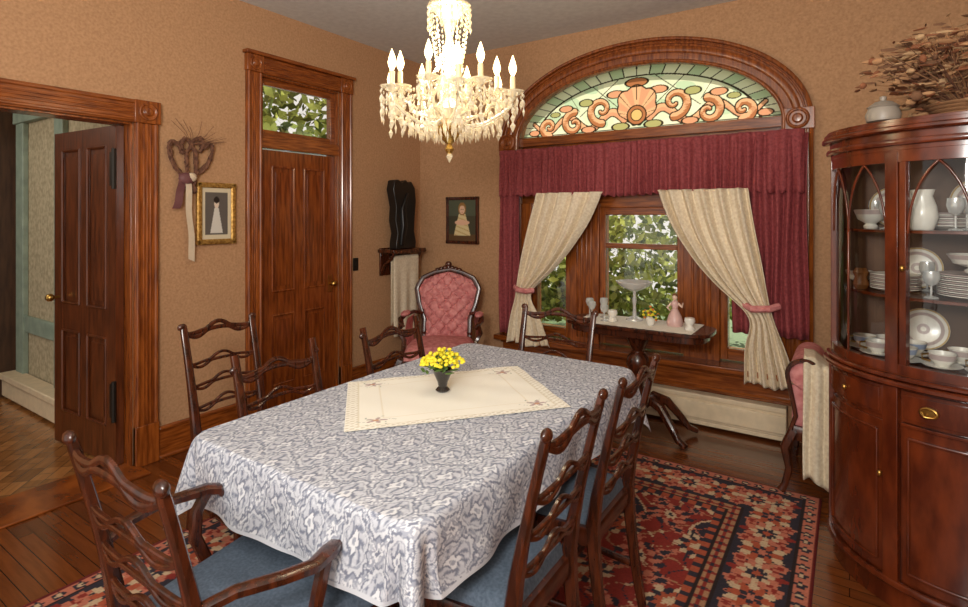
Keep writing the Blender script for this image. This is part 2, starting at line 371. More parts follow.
th=np.arctan2(Z-.13,X); rr=np.sqrt(X**2+(Z-.13)**2); pr=(.21+.024*np.abs(np.cos(4.5*(th-pi/2))))*np.clip(.55+.5*np.sin(th),.35,1)
m=rr<pr; C[m]=PE; C[m&(np.floor((th+pi)/(pi/9))%2==0)]=PK; lead=(lead&~m)|(np.abs(rr-pr)<.006)|(m&(rr>.07)&(np.abs(np.sin(4.5*(th-pi/2)))<.07))
C[rr<.075]=RU; C[rr<.045]=A3(216,170,106); lead|=(np.abs(rr-.075)<.005)|(np.abs(rr-.045)<.004)
rr=np.sqrt((X/.09)**2+((Z-.385)/.035)**2); C[rr<1]=RU; lead|=np.abs(rr-1)<.1
C[lead]=A3(48,38,26)
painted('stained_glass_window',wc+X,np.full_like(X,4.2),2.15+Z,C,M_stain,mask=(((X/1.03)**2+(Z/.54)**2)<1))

b=MB(); b.box(-2.5,-.34,4.04,4.11,.05,.235); b.box(-2.5,-.34,4.03,4.11,.205,.24); b.box(-2.5,-.34,4.045,4.1,.02,.05)
b.box(-2.5,-.34,4.025,4.04,.07,.19); b.obj('baseboard_heater',M_heat,bevel=.006)
# ---------------------------------------------------------------- curtains
def interp(v,ks,vs): 
    x=np.linspace(0,1,81); y=np.interp(x,ks,vs); yp=np.pad(y,5,mode='edge'); 
    yy=np.convolve(yp,np.ones(11)/11,'valid'); yy[0]=vs[0]; yy[-1]=vs[-1]; return float(np.interp(v,x,yy))
b=MB()
def val(u,v):
    x=-2.53+2.29*u; f=.35+.65*v
    y=4.035-.022*math.sin(2*pi*u*36+2.6*math.sin(u*23))*f-.014*math.sin(u*61+v*2)
    z=2.055-.40*v+(.008*math.sin(2*pi*u*40) if v>.95 else 0)+.008*math.sin(u*11)*v
    if v<.12: y-=.012
    return (x,y,z)
b.grid(val,420,14)
def sidep(x0,x1,zb,n):
    def f(u,v): 
        return (x0+(x1-x0)*u+.008*math.sin(v*6+u*9),4.05-.022*math.sin(2*pi*u*n+.6*math.sin(v*3)),2.03+(zb-2.03)*v)
    return f
b.grid(sidep(-2.54,-2.34,.48,4),60,20); b.grid(sidep(-.66,-.22,.70,7),100,20)
b.obj('burgundy_curtain',M_burg,solid=.003,recalc=False)
def swag(ks,xl,xr,n,zt,zb,yb=3.985,ph=0):
    def f(u,v):
        a=interp(v,ks,xl); c=interp(v,ks,xr); w=abs(c-a)
        amp=.010+.022*min(1,w/.4)
        sag=.07*math.sin(pi*u)*math.sin(pi*min(1,v/.66)) if v<.66 else 0
        fold=math.sin(2*pi*u*n+ph+1.3*math.sin(u*5+v*2))+.4*math.sin(2*pi*u*n*1.7+2*v)
        return (a+(c-a)*u,yb-amp*fold*.8,zt+(zb-zt)*v-sag*0.6+.012*math.sin(u*9)*(v>.9))
    return f
ks=[0,.2,.4,.55,.63,.68,.8,1]
b=MB(); b.grid(swag(ks,[-2.14,-2.21,-2.27,-2.31,-2.33,-2.33,-2.38,-2.42],[-1.58,-1.70,-1.88,-2.06,-2.2,-2.23,-2.12,-2.02],5,1.68,.42),110,80)
b.tube([(-2.35,3.99,.89),(-2.30,3.94,.875),(-2.22,3.94,.87),(-2.18,3.99,.875)],.02,1)
b.obj('cream_tieback_curtain',[M_cream,M_pink],solid=.003,recalc=False)
b=MB(); b.grid(swag(ks,[-1.15,-1.05,-.88,-.70,-.56,-.53,-.58,-.58],[-.56,-.52,-.47,-.44,-.42,-.40,-.34,-.26],6,1.68,.38,ph=1),110,80)
b.tube([(-.58,3.99,.9),(-.53,3.94,.885),(-.43,3.94,.895),(-.38,3.99,.91)],.02,1)
b.obj('cream_tieback_curtain',[M_cream,M_pink],solid=.003,recalc=False)

# ---------------------------------------------------------------- rug
W_,L_=2.5,3.75; nx,ny=500,750
x=np.linspace(0,W_,nx); y=np.linspace(0,L_,ny); X,Y=np.meshgrid(x,y)
q=.008; xq=np.floor(X/q)*q; yq=np.floor(Y/q)*q
d=np.minimum(np.minimum(xq,W_-xq),np.minimum(yq,L_-yq))
onx=np.minimum(xq,W_-xq)<np.minimum(yq,L_-yq)
s_=np.where(onx,yq,xq)
RED,NAVY,CRM,RUST,TAN,DK,PNK=A3(136,46,38),A3(48,44,54),A3(196,170,138),A3(168,82,56),A3(166,124,92),A3(42,30,30),A3(186,112,90)
C=np.ones(X.shape+(3,))*RED
xw=xq+.018*np.sin(yq*21)+.01*np.sin(yq*53+xq*11); yw=yq+.018*np.sin(xq*23+1)+.01*np.sin(xq*47)
def rosette(dx,dy,r,npet,cols,C,mask=None,amp=.22):
    rr=np.sqrt(dx*dx+dy*dy)/r; tt=np.arctan2(dy,dx)
    for k,(f,cl) in enumerate(cols):
        m=rr<(1+amp*np.cos(npet*tt+k*pi))*f
        if mask is not None: m=m&mask
        C[m]=cl
v1=np.abs(np.sin(xw*24+2.2*np.sin(yw*13))); v2=np.abs(np.sin(yw*21+2.2*np.sin(xw*15)))
C[v1<.10]=NAVY; C[v2<.10]=TAN; C[(v1<.22)&(v2<.3)]=CRM
blk=np.sin(xq*5.2+1.2*np.sin(yq*4))*np.sin(yq*4.1+1.1*np.sin(xq*5)); g=(blk>.28); C[g&(v1>.12)&(v2>.12)]=NAVY; C[(np.abs(blk-.28)<.03)]=CRM
C[g&(v1<.12)]=RUST; C[g&(v2<.12)]=PNK
for (pa,pb,ox,oy,r,cols) in ((.34,.42,0,0,.085,((1,CRM),(.85,NAVY),(.6,RUST),(.3,CRM))),(.34,.42,.17,.21,.095,((1,NAVY),(.85,PNK),(.6,RED),(.35,CRM),(.18,NAVY))),(.17,.21,.085,.105,.035,((1,PNK),(.6,NAVY)))):
    dx=((xw-ox+pa/2)%pa)-pa/2; dy=((yw-oy+pb/2)%pb)-pb/2; rosette(dx,dy,r,8,cols,C)
def band(a,c,base): 
    mm=(d>=a)&(d<c); C[mm]=base; return mm
band(0,.02,A3(104,30,28)); 
mm=band(.02,.075,PNK); ds=((s_)%.07)-.035; rosette(ds,d-.048,.022,5,((1,NAVY),(.5,CRM)),C,mm)
band(.075,.085,DK)
mm=band(.085,.33,NAVY); vin=np.abs(d-(.208+.05*np.sin(s_*2*pi/.34))); C[mm&(vin<.010)]=TAN
w2=np.abs(d-(.208-.07*np.sin(s_*2*pi/.17))); C[mm&(w2<.009)]=RUST
w3=np.abs(d-(.208+.09*np.cos(s_*2*pi/.113))); C[mm&(w3<.006)]=PNK
ds=((s_)%.34)-.17; rosette(ds,d-.205,.095,8,((1,RED),(.85,PNK),(.62,CRM),(.42,NAVY),(.2,RUST)),C,mm)
ds=((s_+.17)%.34)-.17; rosette(ds,d-.205,.075,6,((1,CRM),(.85,RUST),(.5,NAVY),(.25,PNK)),C,mm,.35)
for o_,dd_ in ((.085,.13),(.255,.28),(.085,.285),(.255,.125)):
    ds=((s_-o_+.17)%.34)-.17; rosette(ds,d-dd_,.03,5,((1,PNK),(.5,RED)),C,mm)
band(.33,.34,DK); mm=band(.34,.395,TAN); ds=((s_)%.06)-.03; rosette(ds,d-.368,.024,4,((1,RED),(.5,NAVY)),C,mm,.35)
band(.395,.405,DK); mm=band(.405,.44,RUST); C[mm&(np.sin(s_*90)>.2)]=NAVY
C*= (0.85+.3*np.random.rand(*X.shape))[...,None]
Zr=np.full_like(X,.012); Zr[0,:]=Zr[-1,:]=.001; Zr[:,0]=Zr[:,-1]=.001
painted('oriental_rug',X-2.62,Y-.38,Zr,C,M_attr)

# ---------------------------------------------------------------- dining table + cloth
tx0,tx1,ty0,ty1=-1.84,-.86,.98,2.58; tcx,tcy=(tx0+tx1)/2,(ty0+ty1)/2
b=MB()
pts=[]
for cx,cy,a0 in ((tx1-.06,ty1-.06,0),(tx0+.06,ty1-.06,90),(tx0+.06,ty0+.06,180),(tx1-.06,ty0+.06,270)):
    for k in range(7): a=R(a0+15*k); pts.append((cx+.05*math.cos(a),cy+.05*math.sin(a),.715))
b.prism(pts,(0,0,.033)); b.box(tx0+.1,tx1-.1,ty0+.12,ty1-.12,.665,.715)
for cy in (tcy-.42,tcy+.42):
    b.lathe([(.09,.16),(.1,.2),(.05,.24),(.045,.3),(.085,.38),(.09,.44),(.06,.5),(.04,.53),(.07,.58),(.09,.665)],(tcx,cy,0),0,24)
    for sx,sy in ((-1,-1),(1,-1),(-1,1),(1,1)):
        b.sweep([(tcx+sx*r*.85,cy+sy*r*.5,z) for r,z in ((.05,.22),(.12,.25),(.2,.2),(.28,.1),(.36,.05),(.42,.045))],[.07,.07,.06,.05,.05,.05],[.07,.07,.06,.05,.04,.03])
b.obj('dining_table',M_mah,loc=(0,0,0),bevel=.004)
ov=.21; nx,ny=440,620
hw,hl=(tx1-tx0)/2,(ty1-ty0)/2; r0=.07
U=np.linspace(-(hw+ov),hw+ov,nx); V=np.linspace(-(hl+ov),hl+ov,ny); U,V=np.meshgrid(U,V)
px=np.clip(U,-(hw-r0),hw-r0); py=np.clip(V,-(hl-r0),hl-r0)
dx,dy=U-px,V-py; dd=np.sqrt(dx*dx+dy*dy)+1e-9; nxv,nyv=dx/dd,dy/dd
over=np.clip(dd-r0,0,None); inside=dd<=r0
th=np.arctan2(np.abs(dy),np.abs(dx)); corner=np.clip(np.minimum(np.abs(dx),np.abs(dy))/.07,0,1)
rip=over*(.05*np.sin((U+V*1.0)*15)+.02*np.sin((U-V)*31+1))*(1-corner)+over*corner*.22*np.cos((th-pi/4)*6)
rad=np.where(inside,dd,r0+.02*np.tanh(over*30)+over*.08+rip)
PX=px+nxv*rad; PY=py+nyv*rad
PZ=np.where(inside,.762,.762-np.maximum(0,over-.012*np.tanh(over*60)))
PZ+=.0012*np.sin(U*23)*np.sin(V*19)*(inside)
a,c=.080,.112
WHT,GRY,DG,LT=A3(222,223,228),A3(158,162,176),A3(124,129,146),A3(204,206,213)
Cc=np.ones(U.shape+(3,))*LT
Uw=U+.004*np.sin(V*60)+.003*np.sin(V*133+U*40); Vw=V+.004*np.sin(U*71)+.003*np.sin(U*151)
og=np.abs(np.cos(pi*Uw/a)+np.cos(pi*Vw/c)); tex=np.sin(U*210+2*np.sin(V*120))*np.sin(V*190+2*np.sin(U*130))
Cc[(og<.6)&(tex>-.1)]=A3(184,187,198); Cc[(og<.24)]=GRY; Cc[(og<.24)&(tex>.25)]=WHT
for ox,oy in ((0,0),(a,c)):
    du=((Uw-ox+a)%(2*a))-a; dv=((Vw-oy+c)%(2*c))-c
    r=np.sqrt((du/.054)**2+(dv/.080)**2)*(1+.10*np.sign(dv)*0+.10*np.abs(du)/.054); t=np.arctan2(dv/.080,du/.054)
    Cc[r<1.04+.06*np.cos(14*t)]=DG; Cc[r<.92+.05*np.cos(14*t)]=LT; Cc[r<.80]=GRY; Cc[(r<.74)]=A3(196,198,207)
    Cc[(r<.72)&(np.cos(7*t+r*9)>.1)]=GRY; Cc[(r<.72)&(np.cos(7*t+r*9)>.75)]=DG; Cc[r<.40+.10*np.cos(4*t)]=DG; Cc[r<.29+.08*np.cos(4*t)]=WHT; Cc[r<.13]=GRY
for ox,oy in ((a,0),(0,c)):
    du=((Uw-ox+a)%(2*a))-a; dv=((Vw-oy+c)%(2*c))-c
    r=np.sqrt((du/.022)**2+(dv/.032)**2); t=np.arctan2(dv,du); pet=.85+.28*np.cos(4*t); Cc[r<pet]=GRY; Cc[r<pet*.65]=WHT; Cc[r<pet*.3]=DG
Cc=np.where((tex<-.55)[...,None],Cc*.6+.4*WHT,Cc)
edge=np.minimum(hw+ov-np.abs(U),hl+ov-np.abs(V)); Cc[edge<.010]=LT
painted('damask_tablecloth',tcx+PX,tcy+PY,PZ,Cc,M_cloth)
K=[np.array(p) for p in ((-1.42,1.27),(-.885,1.92),(-1.345,2.30),(-1.83,1.66))]
n=160; u=np.linspace(0,1,n); U,V=np.meshgrid(u,u)
Pq=[(1-U)*(1-V)*K[0][i]+U*(1-V)*K[1][i]+U*V*K[2][i]+(1-U)*V*K[3][i] for i in (0,1)]
C=np.ones((n,n,3))*A3(250,246,234)
e=np.minimum(np.minimum(U,1-U),np.minimum(V,1-V)); C[(e<.055)&(np.sin(U*150)*np.sin(V*150)>.25)]=A3(222,214,196); C[(e>.055)&(e<.062)]=A3(230,222,200); C[(e>.16)&(e<.168)]=A3(240,232,212)
for cx,cy in ((.13,.13),(.87,.13),(.87,.87),(.13,.87)):
    rr=np.sqrt((U-cx)**2+(V-cy)**2); tt=np.arctan2(V-cy,U-cx); C[rr<.032+.018*np.cos(5*tt)]=A3(190,168,164); C[rr<.014]=A3(206,160,130)
    C[(rr<.085)&(rr>.03)&(np.abs(np.sin(3*tt+rr*40))<.1)]=A3(172,178,164)
painted('embroidered_table_topper',Pq[0],Pq[1],np.full_like(U,.7665)+.0015*np.sin(U*20)*np.sin(V*17),C,M_attr)
b=MB(); c=(-1.405,1.79,.769)
b.lathe([(.024,0),(.03,.006),(.018,.02),(.022,.04),(.038,.075),(.043,.092),(.036,.092),(.02,.05)],c,0,20)
for i in range(130):
    a=random.random()*2*pi; e=random.random()**.6*.09; zz=.125+.06*(1-(e/.09)**2)*random.random()+.01*random.random()
    p=(c[0]+e*math.cos(a),c[1]+e*math.sin(a),c[2]+zz-.01)
    if i%4==0:
        b.tube([(c[0],c[1],c[2]+.08),p],.0018,2,5)
    T=Matrix.Rotation(random.random()*1.2,3,'X')@Matrix.Rotation(random.random()*6,3,'Z')
    if i<100: b.ell(p,(.010,.010,.006),1,6,T=T)
    else: b.ell((p[0],p[1],p[2]-.02),(.02,.007,.003),2,6,T=T)
b.obj('yellow_flower_vase',[M_dvase,M_yel,M_leaf])

# ---------------------------------------------------------------- dining chairs
def chair(arm,loc,rz,hs=1.0,name='dining_chair',bw=None):
    b=MB(); sw=.24 if not arm else .28; bw=bw or (.178 if not arm else .215); top=.955*hs
    def post(z):
        if z<.45: return -.205-.055*((.45-z)/.45)**1.5
        return -.205-.105*((z-.45)/.5)**1.25
    for s in (-1,1):
        zs=[0,.12,.25,.38,.46,.55,.65,.75,.85,.92,top]
        b.sweep([(s*(bw-.005+.012*max(0,(z-.5))),post(z),z) for z in zs],[.03,.034,.036,.04,.042,.04,.036,.034,.032,.032,.026],[.03,.034,.036,.042,.044,.036,.03,.026,.024,.024,.02],0,up=(0,1,0),k=.5)
        b.sweep([(s*(sw-.025),.205,z) for z in (0,.1,.3,.43)],[.032,.034,.04,.046],[.032,.034,.04,.046],0,up=(0,1,0),k=.4)
        b.sweep([(s*(sw-.03),.2,.15),(s*(bw-.005),-.235,.15)],.018,.026,0)
        b.sweep([(s*(sw-.02),.215,.415),(s*(bw),-.205,.415)],.026,.065,0,k=.4)
    b.sweep([(-.21,-.02,.15),(.21,-.02,.15)],.018,.026,0)
    b.sweep([(-sw+.02,.215,.415),(sw-.02,.215,.415)],.026,.065,0,k=.4)
    b.sweep([(-bw,-.205,.415),(bw,-.205,.415)],.026,.065,0,k=.4)
    def seat(u,v):
        y=-.2+.445*v; w=bw-.006+(sw-bw+.01)*v
        x=(2*u-1)*w; e=min(1,min(min(u,1-u)*12,min(v,1-v)*12)); 
        return (x,y,.435+.045*math.sqrt(max(0,1-(1-e)**2))+.014*math.sin(pi*u)*math.sin(pi*v))
    b.grid(seat,24,24,1)
    nseg=28
    for zi,(zz,tk) in enumerate(((.575,.018),(.675,.018),(.775,.018),(.9,.028))):
        zz=.455+(zz-.455)*(top-.455)/.5
        if zi==3: zz=top-.035
        y=post(zz)
        for up_ in (1,-1):
            path=[]
            for i in range(nseg+1):
                s=-1+2*i/nseg; sep=.015*(1-abs(s)**3)*(abs(math.cos(1.5*pi*s))*.8+.2)
                base=.014*math.cos(1.5*pi*s)*(1.25 if zi==3 else 1)
                path.append((s*(bw+.002),y-.018*(1-s*s),zz+base+up_*sep))
            b.sweep(path,.014,tk*.75,0,up=(0,0,1),n=8)
        if zi==3:
            for s in (-1,1): b.ell((s*(bw+.006),post(top),top-.006),(.023,.014,.018),0)
    if arm:
        for s in (-1,1):
            xa=bw+.01
            b.sweep([(s*bw,post(.66),.66),(s*(xa+.02),-.17,.675),(s*(xa+.055),-.08,.668),(s*(xa+.065),.0,.655),(s*(xa+.05),.06,.655),(s*(xa+.035),.09,.648),(s*(xa+.03),.10,.63)],[.03,.034,.04,.042,.046,.04,.026],[.024,.024,.024,.026,.03,.03,.02],0)
            b.sweep([(s*(xa+.045),.055,.65),(s*(xa+.055),.03,.6),(s*(xa+.045),.02,.53),(s*(sw-.005),.05,.46),(s*(sw-.012),.07,.40)],.03,.034,0,up=(0,1,0))
    return b.obj(name,[M_mah,M_blue],loc=loc,rz=rz)
Zc=.013
chair(True,(-1.345,.85,Zc),R(0),name='dining_armchair')
chair(False,(-.925,1.375,Zc),R(90))
chair(False,(-.915,1.885,Zc),R(90))
chair(True,(-1.42,2.60,Zc),R(180),.98,name='dining_armchair',bw=.22)
chair(False,(-2.34,1.55,Zc),R(-90))
chair(True,(-1.76,1.46,Zc),R(-90),.91,name='dining_armchair',bw=.19)
chair(False,(-1.73,2.14,Zc),R(-90),.93,bw=.2)

# ---------------------------------------------------------------- Victorian parlor chair
def parlor(loc,rz,hs=1.0,name='tufted_parlor_chair'):
    b=MB(); kv=[0,.25,.5,.72,.88,.97,1]; kw=[.2,.2,.25,.275,.22,.10,.02]
    zt=.46; hh=.56*hs
    def hw(v): return float(np.interp(v,kv,kw))
    def yb(v): return -.24-.11*v
    def back(sgn):
        def f(u,v):
            s=2*u-1; w=hw(v)*.93; x=s*w; z=zt+hh*v*.97
            puff=.055*(1-abs(s)**3)*math.sin(pi*min(1,max(0,.04+.92*v)))**.5
            tx=math.sin(pi*(x/.11+z/.11)); tz=math.sin(pi*(x/.11-z/.11)); tuft=-.016*((abs(tx)**.5*abs(tz)**.5)<.28)+.012*(abs(tx)*abs(tz))**.5
            return (x,yb(v)+(puff+tuft if sgn>0 else -.02),z)
        return f
    b.grid(back(1),44,60,1); b.grid(back(-1),8,20,1)
    out=[]; vs_=[i/24 for i in range(25)]
    for v in vs_: out.append((-hw(v),yb(v),zt+hh*v))
    for v in reversed(vs_[:-1]): out.append((hw(v),yb(v),zt+hh*v))
    b.sweep(out,.045,.045,0,up=(0,1,0),n=10,k=.8)
    for i in range(-3,4):
        b.ell((i*.032,yb(1)+.0,zt+hh+.022-.007*abs(i)),(.024,.022,.026-.003*abs(i)),0)
    b.ell((0,yb(1),zt+hh+.05),(.03,.02,.025),0)
    for s in (-1,1):
        b.sweep([(s*.21,-.23,.66),(s*.27,-.18,.68),(s*.32,-.06,.67),(s*.33,.04,.655),(s*.31,.1,.63),(s*.29,.1,.60)],[.03,.035,.04,.045,.045,.03],[.03]*6,0)
        b.ell((s*.305,-.03,.69),(.035,.1,.022),1)
        b.sweep([(s*.31,.09,.63),(s*.33,.07,.56),(s*.29,.08,.49),(s*.28,.15,.42),(s*.29,.22,.36)],.035,.04,0,up=(0,1,0))
        b.sweep([(s*.28,.24,.37),(s*.31,.27,.3),(s*.29,.26,.18),(s*.27,.25,.08),(s*.29,.28,.012)],[.07,.065,.045,.032,.04],[.07,.065,.045,.032,.03],0,up=(0,1,0))
        b.sweep([(s*.2,-.24,.5),(s*.2,-.25,.3),(s*.21,-.3,.12),(s*.22,-.36,.01)],.04,.04,0,up=(0,1,0))
        def sd(u,v,s=s): return (s*(.27+.02*math.sin(pi*v)),-.22+.27*u,.42+.24*v)
        b.grid(sd,8,8,1)
    ap=[(-.2,-.25,.37),(-.27,-.1,.37),(-.295,.1,.36),(-.27,.25,.355),(-.12,.29,.345),(0,.3,.33),(.12,.29,.345),(.27,.25,.355),(.295,.1,.36),(.27,-.1,.37),(.2,-.25,.37)]
    b.sweep(ap,.035,.075,0,n=10)
    def seat(u,v):
        y=-.25+.54*v; w=.2+.09*math.sin(pi*min(1,v*.75+.1)); x=(2*u-1)*w
        e=min(1,min(min(u,1-u)*8,min(v,1-v)*8)); return (x,y,.38+.09*math.sqrt(max(0,1-(1-e)**2))+.03*math.sin(pi*u)*math.sin(pi*v))
    b.grid(seat,24,24,1)
    return b.obj(name,[M_mah,M_pink],loc=loc,rz=rz)
parlor((-2.76,3.50,.0),R(180+28))
b=MB(); sx0=-.29
def roll(u,v):
    a=-.4+u*(pi*1.75); r=.08
    return (sx0+.09-r*math.cos(a),3.38+.52*v,.64+r*math.sin(a))
b.grid(roll,24,14,1)
b.grid(lambda u,v:(sx0+.10+.02*math.sin(pi*v),3.40+.48*u,.30+.32*v),8,8,1)
b.grid(lambda u,v:(sx0+.03+.05*math.sin(pi*v*.9),3.40+.48*u,.28+.32*v),8,10,1)
b.grid(lambda u,v:(sx0+.03+.08*u,3.392,.33+.25*v),4,4,1)
b.ell((sx0+.09,3.385,.64),(.075,.012,.075),1)
b.sweep([(sx0+.09+.08*math.cos(t),3.375,.64+.08*math.sin(t)) for t in [R(0+12*k) for k in range(17)]]+[(sx0+.03,3.375,.53),(sx0+.05,3.375,.42),(sx0+.02,3.375,.33)],.024,.03,0,up=(0,1,0))
b.sweep([(sx0+.04,3.375,.34),(sx0+.0,3.36,.25),(sx0+.02,3.36,.14),(sx0-.0,3.35,.05),(sx0-.02,3.34,.014)],[.055,.05,.04,.035,.045],[.055,.05,.04,.035,.03],0,up=(0,1,0))
b.sweep([(sx0+.04,3.88,.34),(sx0+.02,3.9,.15),(sx0+.0,3.93,.005)],.045,.045,0,up=(0,1,0))
b.sweep([(1.0,3.375,.34),(1.02,3.36,.15),(1.03,3.34,.005)],.045,.045,0,up=(0,1,0)); b.sweep([(1.0,3.88,.34),(1.02,3.9,.15),(1.03,3.93,.005)],.045,.045,0,up=(0,1,0))
b.sweep([(sx0+.04,3.375,.33),(.1,3.35,.31),(.37,3.345,.29),(.7,3.35,.31),(1.0,3.375,.33)],.04,.08,0)
def sseat(u,v):
    e=min(1,min(min(u,1-u)*14,min(v,1-v)*8)); return (sx0+.1+1.17*u,3.36+.52*v,.34+.10*math.sqrt(max(0,1-(1-e)**2))+.02*math.sin(pi*v))
b.grid(sseat,40,16,1)
def sback(u,v): return (.12+.86*u,3.87+.07*v-.03*math.sin(pi*v),.42+(.30+.16*math.sin(pi*u))*v)
b.grid(sback,40,16,1); b.sweep([(.12+.86*k/20,3.945,.72+.16*math.sin(pi*k/20)) for k in range(21)],.04,.045,0)
b.sweep([(.12,3.90,.4),(.11,3.93,.55),(.12,3.945,.72)],.04,.04,0,up=(0,1,0)); b.sweep([(.98,3.90,.4),(.99,3.93,.55),(.98,3.945,.72)],.04,.04,0,up=(0,1,0))
b.obj('pink_settee',[M_mah,M_pink],recalc=False)
b=MB()
prof=[(3.60,.735),(3.50,.735),(3.40,.732),(3.355,.70),(3.338,.62),(3.33,.52),(3.32,.42),(3.315,.32),(3.31,.22),(3.305,.12)]
def thr(u,v):
    t=v*(len(prof)-1); i=min(int(t),len(prof)-2); f=t-i; y=prof[i][0]*(1-f)+prof[i+1][0]*f; z=prof[i][1]*(1-f)+prof[i+1][1]*f
    drop=.0 if v>.3 else -.10*max(0,u-.35)*(1-v)
    return (-.215+.02*v+(.13+.05*v)*u+.008*math.sin(v*5),y-.014*math.sin(u*17+v*2)*min(1,v*2),z+.012*math.sin(u*9)*v-.07*u*u*v+drop)
b.grid(thr,30,36); b.obj('cream_throw',M_cream,solid=.006,recalc=False)

# ---------------------------------------------------------------- console table in window
b=MB(); cx,cy=-1.22,3.74; zt=.725
pts=[(cx+.5*math.copysign(abs(math.cos(a))**.5,math.cos(a)),cy+.2*math.copysign(abs(math.sin(a))**.5,math.sin(a)),zt) for a in [2*pi*i/48 for i in range(48)]]
b.prism(pts,(0,0,.025)); pts=[(cx+(p[0]-cx)*.93,cy+(p[1]-cy)*.9,zt-.045) for p in pts]; b.prism(pts,(0,0,.045))
b.lathe([(.1,.2),(.11,.24),(.06,.27),(.04,.32),(.055,.4),(.08,.47),(.07,.52),(.04,.56),(.06,.6),(.1,.68)],(cx,cy,0),0,24)
for sx,sy in ((-1,-1),(1,-1),(-1,1),(1,1)):
    b.sweep([(cx+sx*r,cy+sy*r*.45,z) for r,z in ((.04,.2),(.1,.25),(.18,.22),(.26,.12),(.31,.05),(.36,.03))],[.06,.06,.055,.05,.045,.05],[.07,.07,.06,.05,.04,.03])
b.obj('pedestal_side_table',M_mah,bevel=.004)
b=MB()
def lace(u,v):
    x=(2*u-1)*.40; yy=(2*v-1)*.185
    return (cx+x,cy+yy-(.008*abs(math.sin(u*40)) if v<.05 else 0),zt+.0275)
b.grid(lace,80,24); b.obj('lace_runner',M_lace,recalc=False)
zt+=.029
def goblet(b,x,y,h,mi=0):
    b.lathe([(.028,0),(.026,.004),(.005,.01),(.004,h*.5),(.02,h*.58),(.03,h*.8),(.027,h),(.024,h),(.025,h*.8),(.004,h*.6)],(x,y,zt),mi,16)
M_ware=crystalmat('glassware',(.85,.88,.84,1),.02)
b=MB()
for x,y,h in ((-1.55,3.72,.12),(-1.49,3.8,.14),(-1.44,3.68,.11),(-1.60,3.8,.13)): goblet(b,x,y,h)
b.obj('crystal_goblets',M_ware)
b=MB(); b.lathe([(.06,0),(.055,.012),(.015,.03),(.01,.1),(.016,.14),(.01,.17),(.012,.20),(.05,.215),(.10,.24),(.13,.27),(.125,.275),(.09,.25),(.02,.225)],(-1.27,3.82,zt),0,28)
b.obj('glass_compote',[crystalmat('frosted_bowl',(.95,.94,.9,1),.05)])
b=MB(); fx,fy=-.98,3.78
b.lathe([(.05,0),(.052,.01),(.055,.02),(.045,.06),(.025,.1),(.017,.115),(.022,.13),(.026,.15),(.018,.165),(.008,.172)],(fx,fy,zt),0,20)
b.ell((fx,fy,zt+.19),(.017,.018,.021),1); b.ell((fx,fy+.006,zt+.2),(.02,.02,.018),2)
b.sweep([(fx-.022,fy,zt+.15),(fx-.045,fy-.02,zt+.12),(fx-.02,fy-.045,zt+.105)],[.014,.012,.008],[.014,.012,.008],1)
b.sweep([(fx+.022,fy,zt+.15),(fx+.05,fy-.01,zt+.13),(fx+.06,fy-.03,zt+.16)],[.014,.012,.008],[.014,.012,.008],1)
b.obj('porcelain_figurine',[plain('porcelain_pink',S(214,176,170),.3),plain('porcelain_skin',S(236,206,186),.3),plain('porcelain_hair',S(120,80,50),.4)])
b=MB(); c=(-1.12,3.70,zt); b.lathe([(.02,0),(.028,.02),(.03,.05),(.02,.06)],c,0,14)
for i in range(50):
    p=[c[0]+random.gauss(0,.028),c[1]+random.gauss(0,.02),c[2]+.08+random.gauss(0,.02)]
    b.ell(p,(.01,.01,.008),1+(i%3),6)
b.obj('small_flower_posy',[M_white,M_leaf,M_yel,plain('orange_petals',S(220,130,60),.6)])
b=MB()
for x in (-1.38,-.86): b.lathe([(.03,0),(.035,.01),(.02,.03),(.035,.06),(.03,.08)],(x,3.68,zt),0,16)
b.obj('white_cups',M_white)

# ---------------------------------------------------------------- china cabinet
CA=(.455,2.95,0)
def E(t,off,z): return (-(.53+off)*math.cos(t),-(.45+off)*math.sin(t),z)
def cband(b,t0,t1,z0,z1,o,i,mi=0,n=None):
    n=n or max(2,int(abs(t1-t0)/R(4)))
    vs=[]
    for k in range(n+1):
        t=t0+(t1-t0)*k/n; vs+=[E(t,i,z0),E(t,o,z0),E(t,o,z1),E(t,i,z1)]
    fs=[]
    for k in range(n):
        a=4*k; c=a+4
        for j in range(4): fs.append((a+j,a+(j+1)%4,c+(j+1)%4,c+j))
    fs+=[(0,1,2,3),(4*n+3,4*n+2,4*n+1,4*n)]
    b.add(vs,fs,mi)
def slab(b,z0,z1,off,mi=0):
    b.prism([E(pi*k/40,off,z0) for k in range(41)],(0,0,z1-z0),mi)
def crail(b,t0,t1,z,off,w,h,mi=0):
    n=max(3,int(abs(t1-t0)/R(3))); b.sweep([E(t0+(t1-t0)*k/n,off,z) for k in range(n+1)],w,h,mi,n=10,k=.8)
P1,P2=R(52),R(128)
b=MB()
slab(b,0.0,.09,-.012); crail(b,0,pi,.1,-.005,.03,.03)
slab(b,.09,.85,-.02)
for t in (R(2),P1,P2,R(178)): cband(b,t-R(3),t+R(3),.1,.85,.004,-.03)
for t0,t1 in ((R(6),P1-R(4)),(P1+R(4),P2-R(4)),(P2+R(4),R(174))):
    cband(b,t0,t1,.725,.84,-.008,-.03); cband(b,t0+R(1),t1-R(1),.737,.828,-.002,-.03)
    cband(b,t0,t1,.12,.705,-.010,-.03)
    crail(b,t0+R(2.5),t1-R(2.5),.16,-.006,.01,.012); crail(b,t0+R(2.5),t1-R(2.5),.665,-.006,.01,.012)
    for tt in (t0+R(2.5),t1-R(2.5)): b.tube([E(tt,-.007,.16),E(tt,-.007,.665)],.006,0,6,up=(0,1,0))
cband(b,P1+R(4),P2-R(4),.708,.72,.0,-.03)
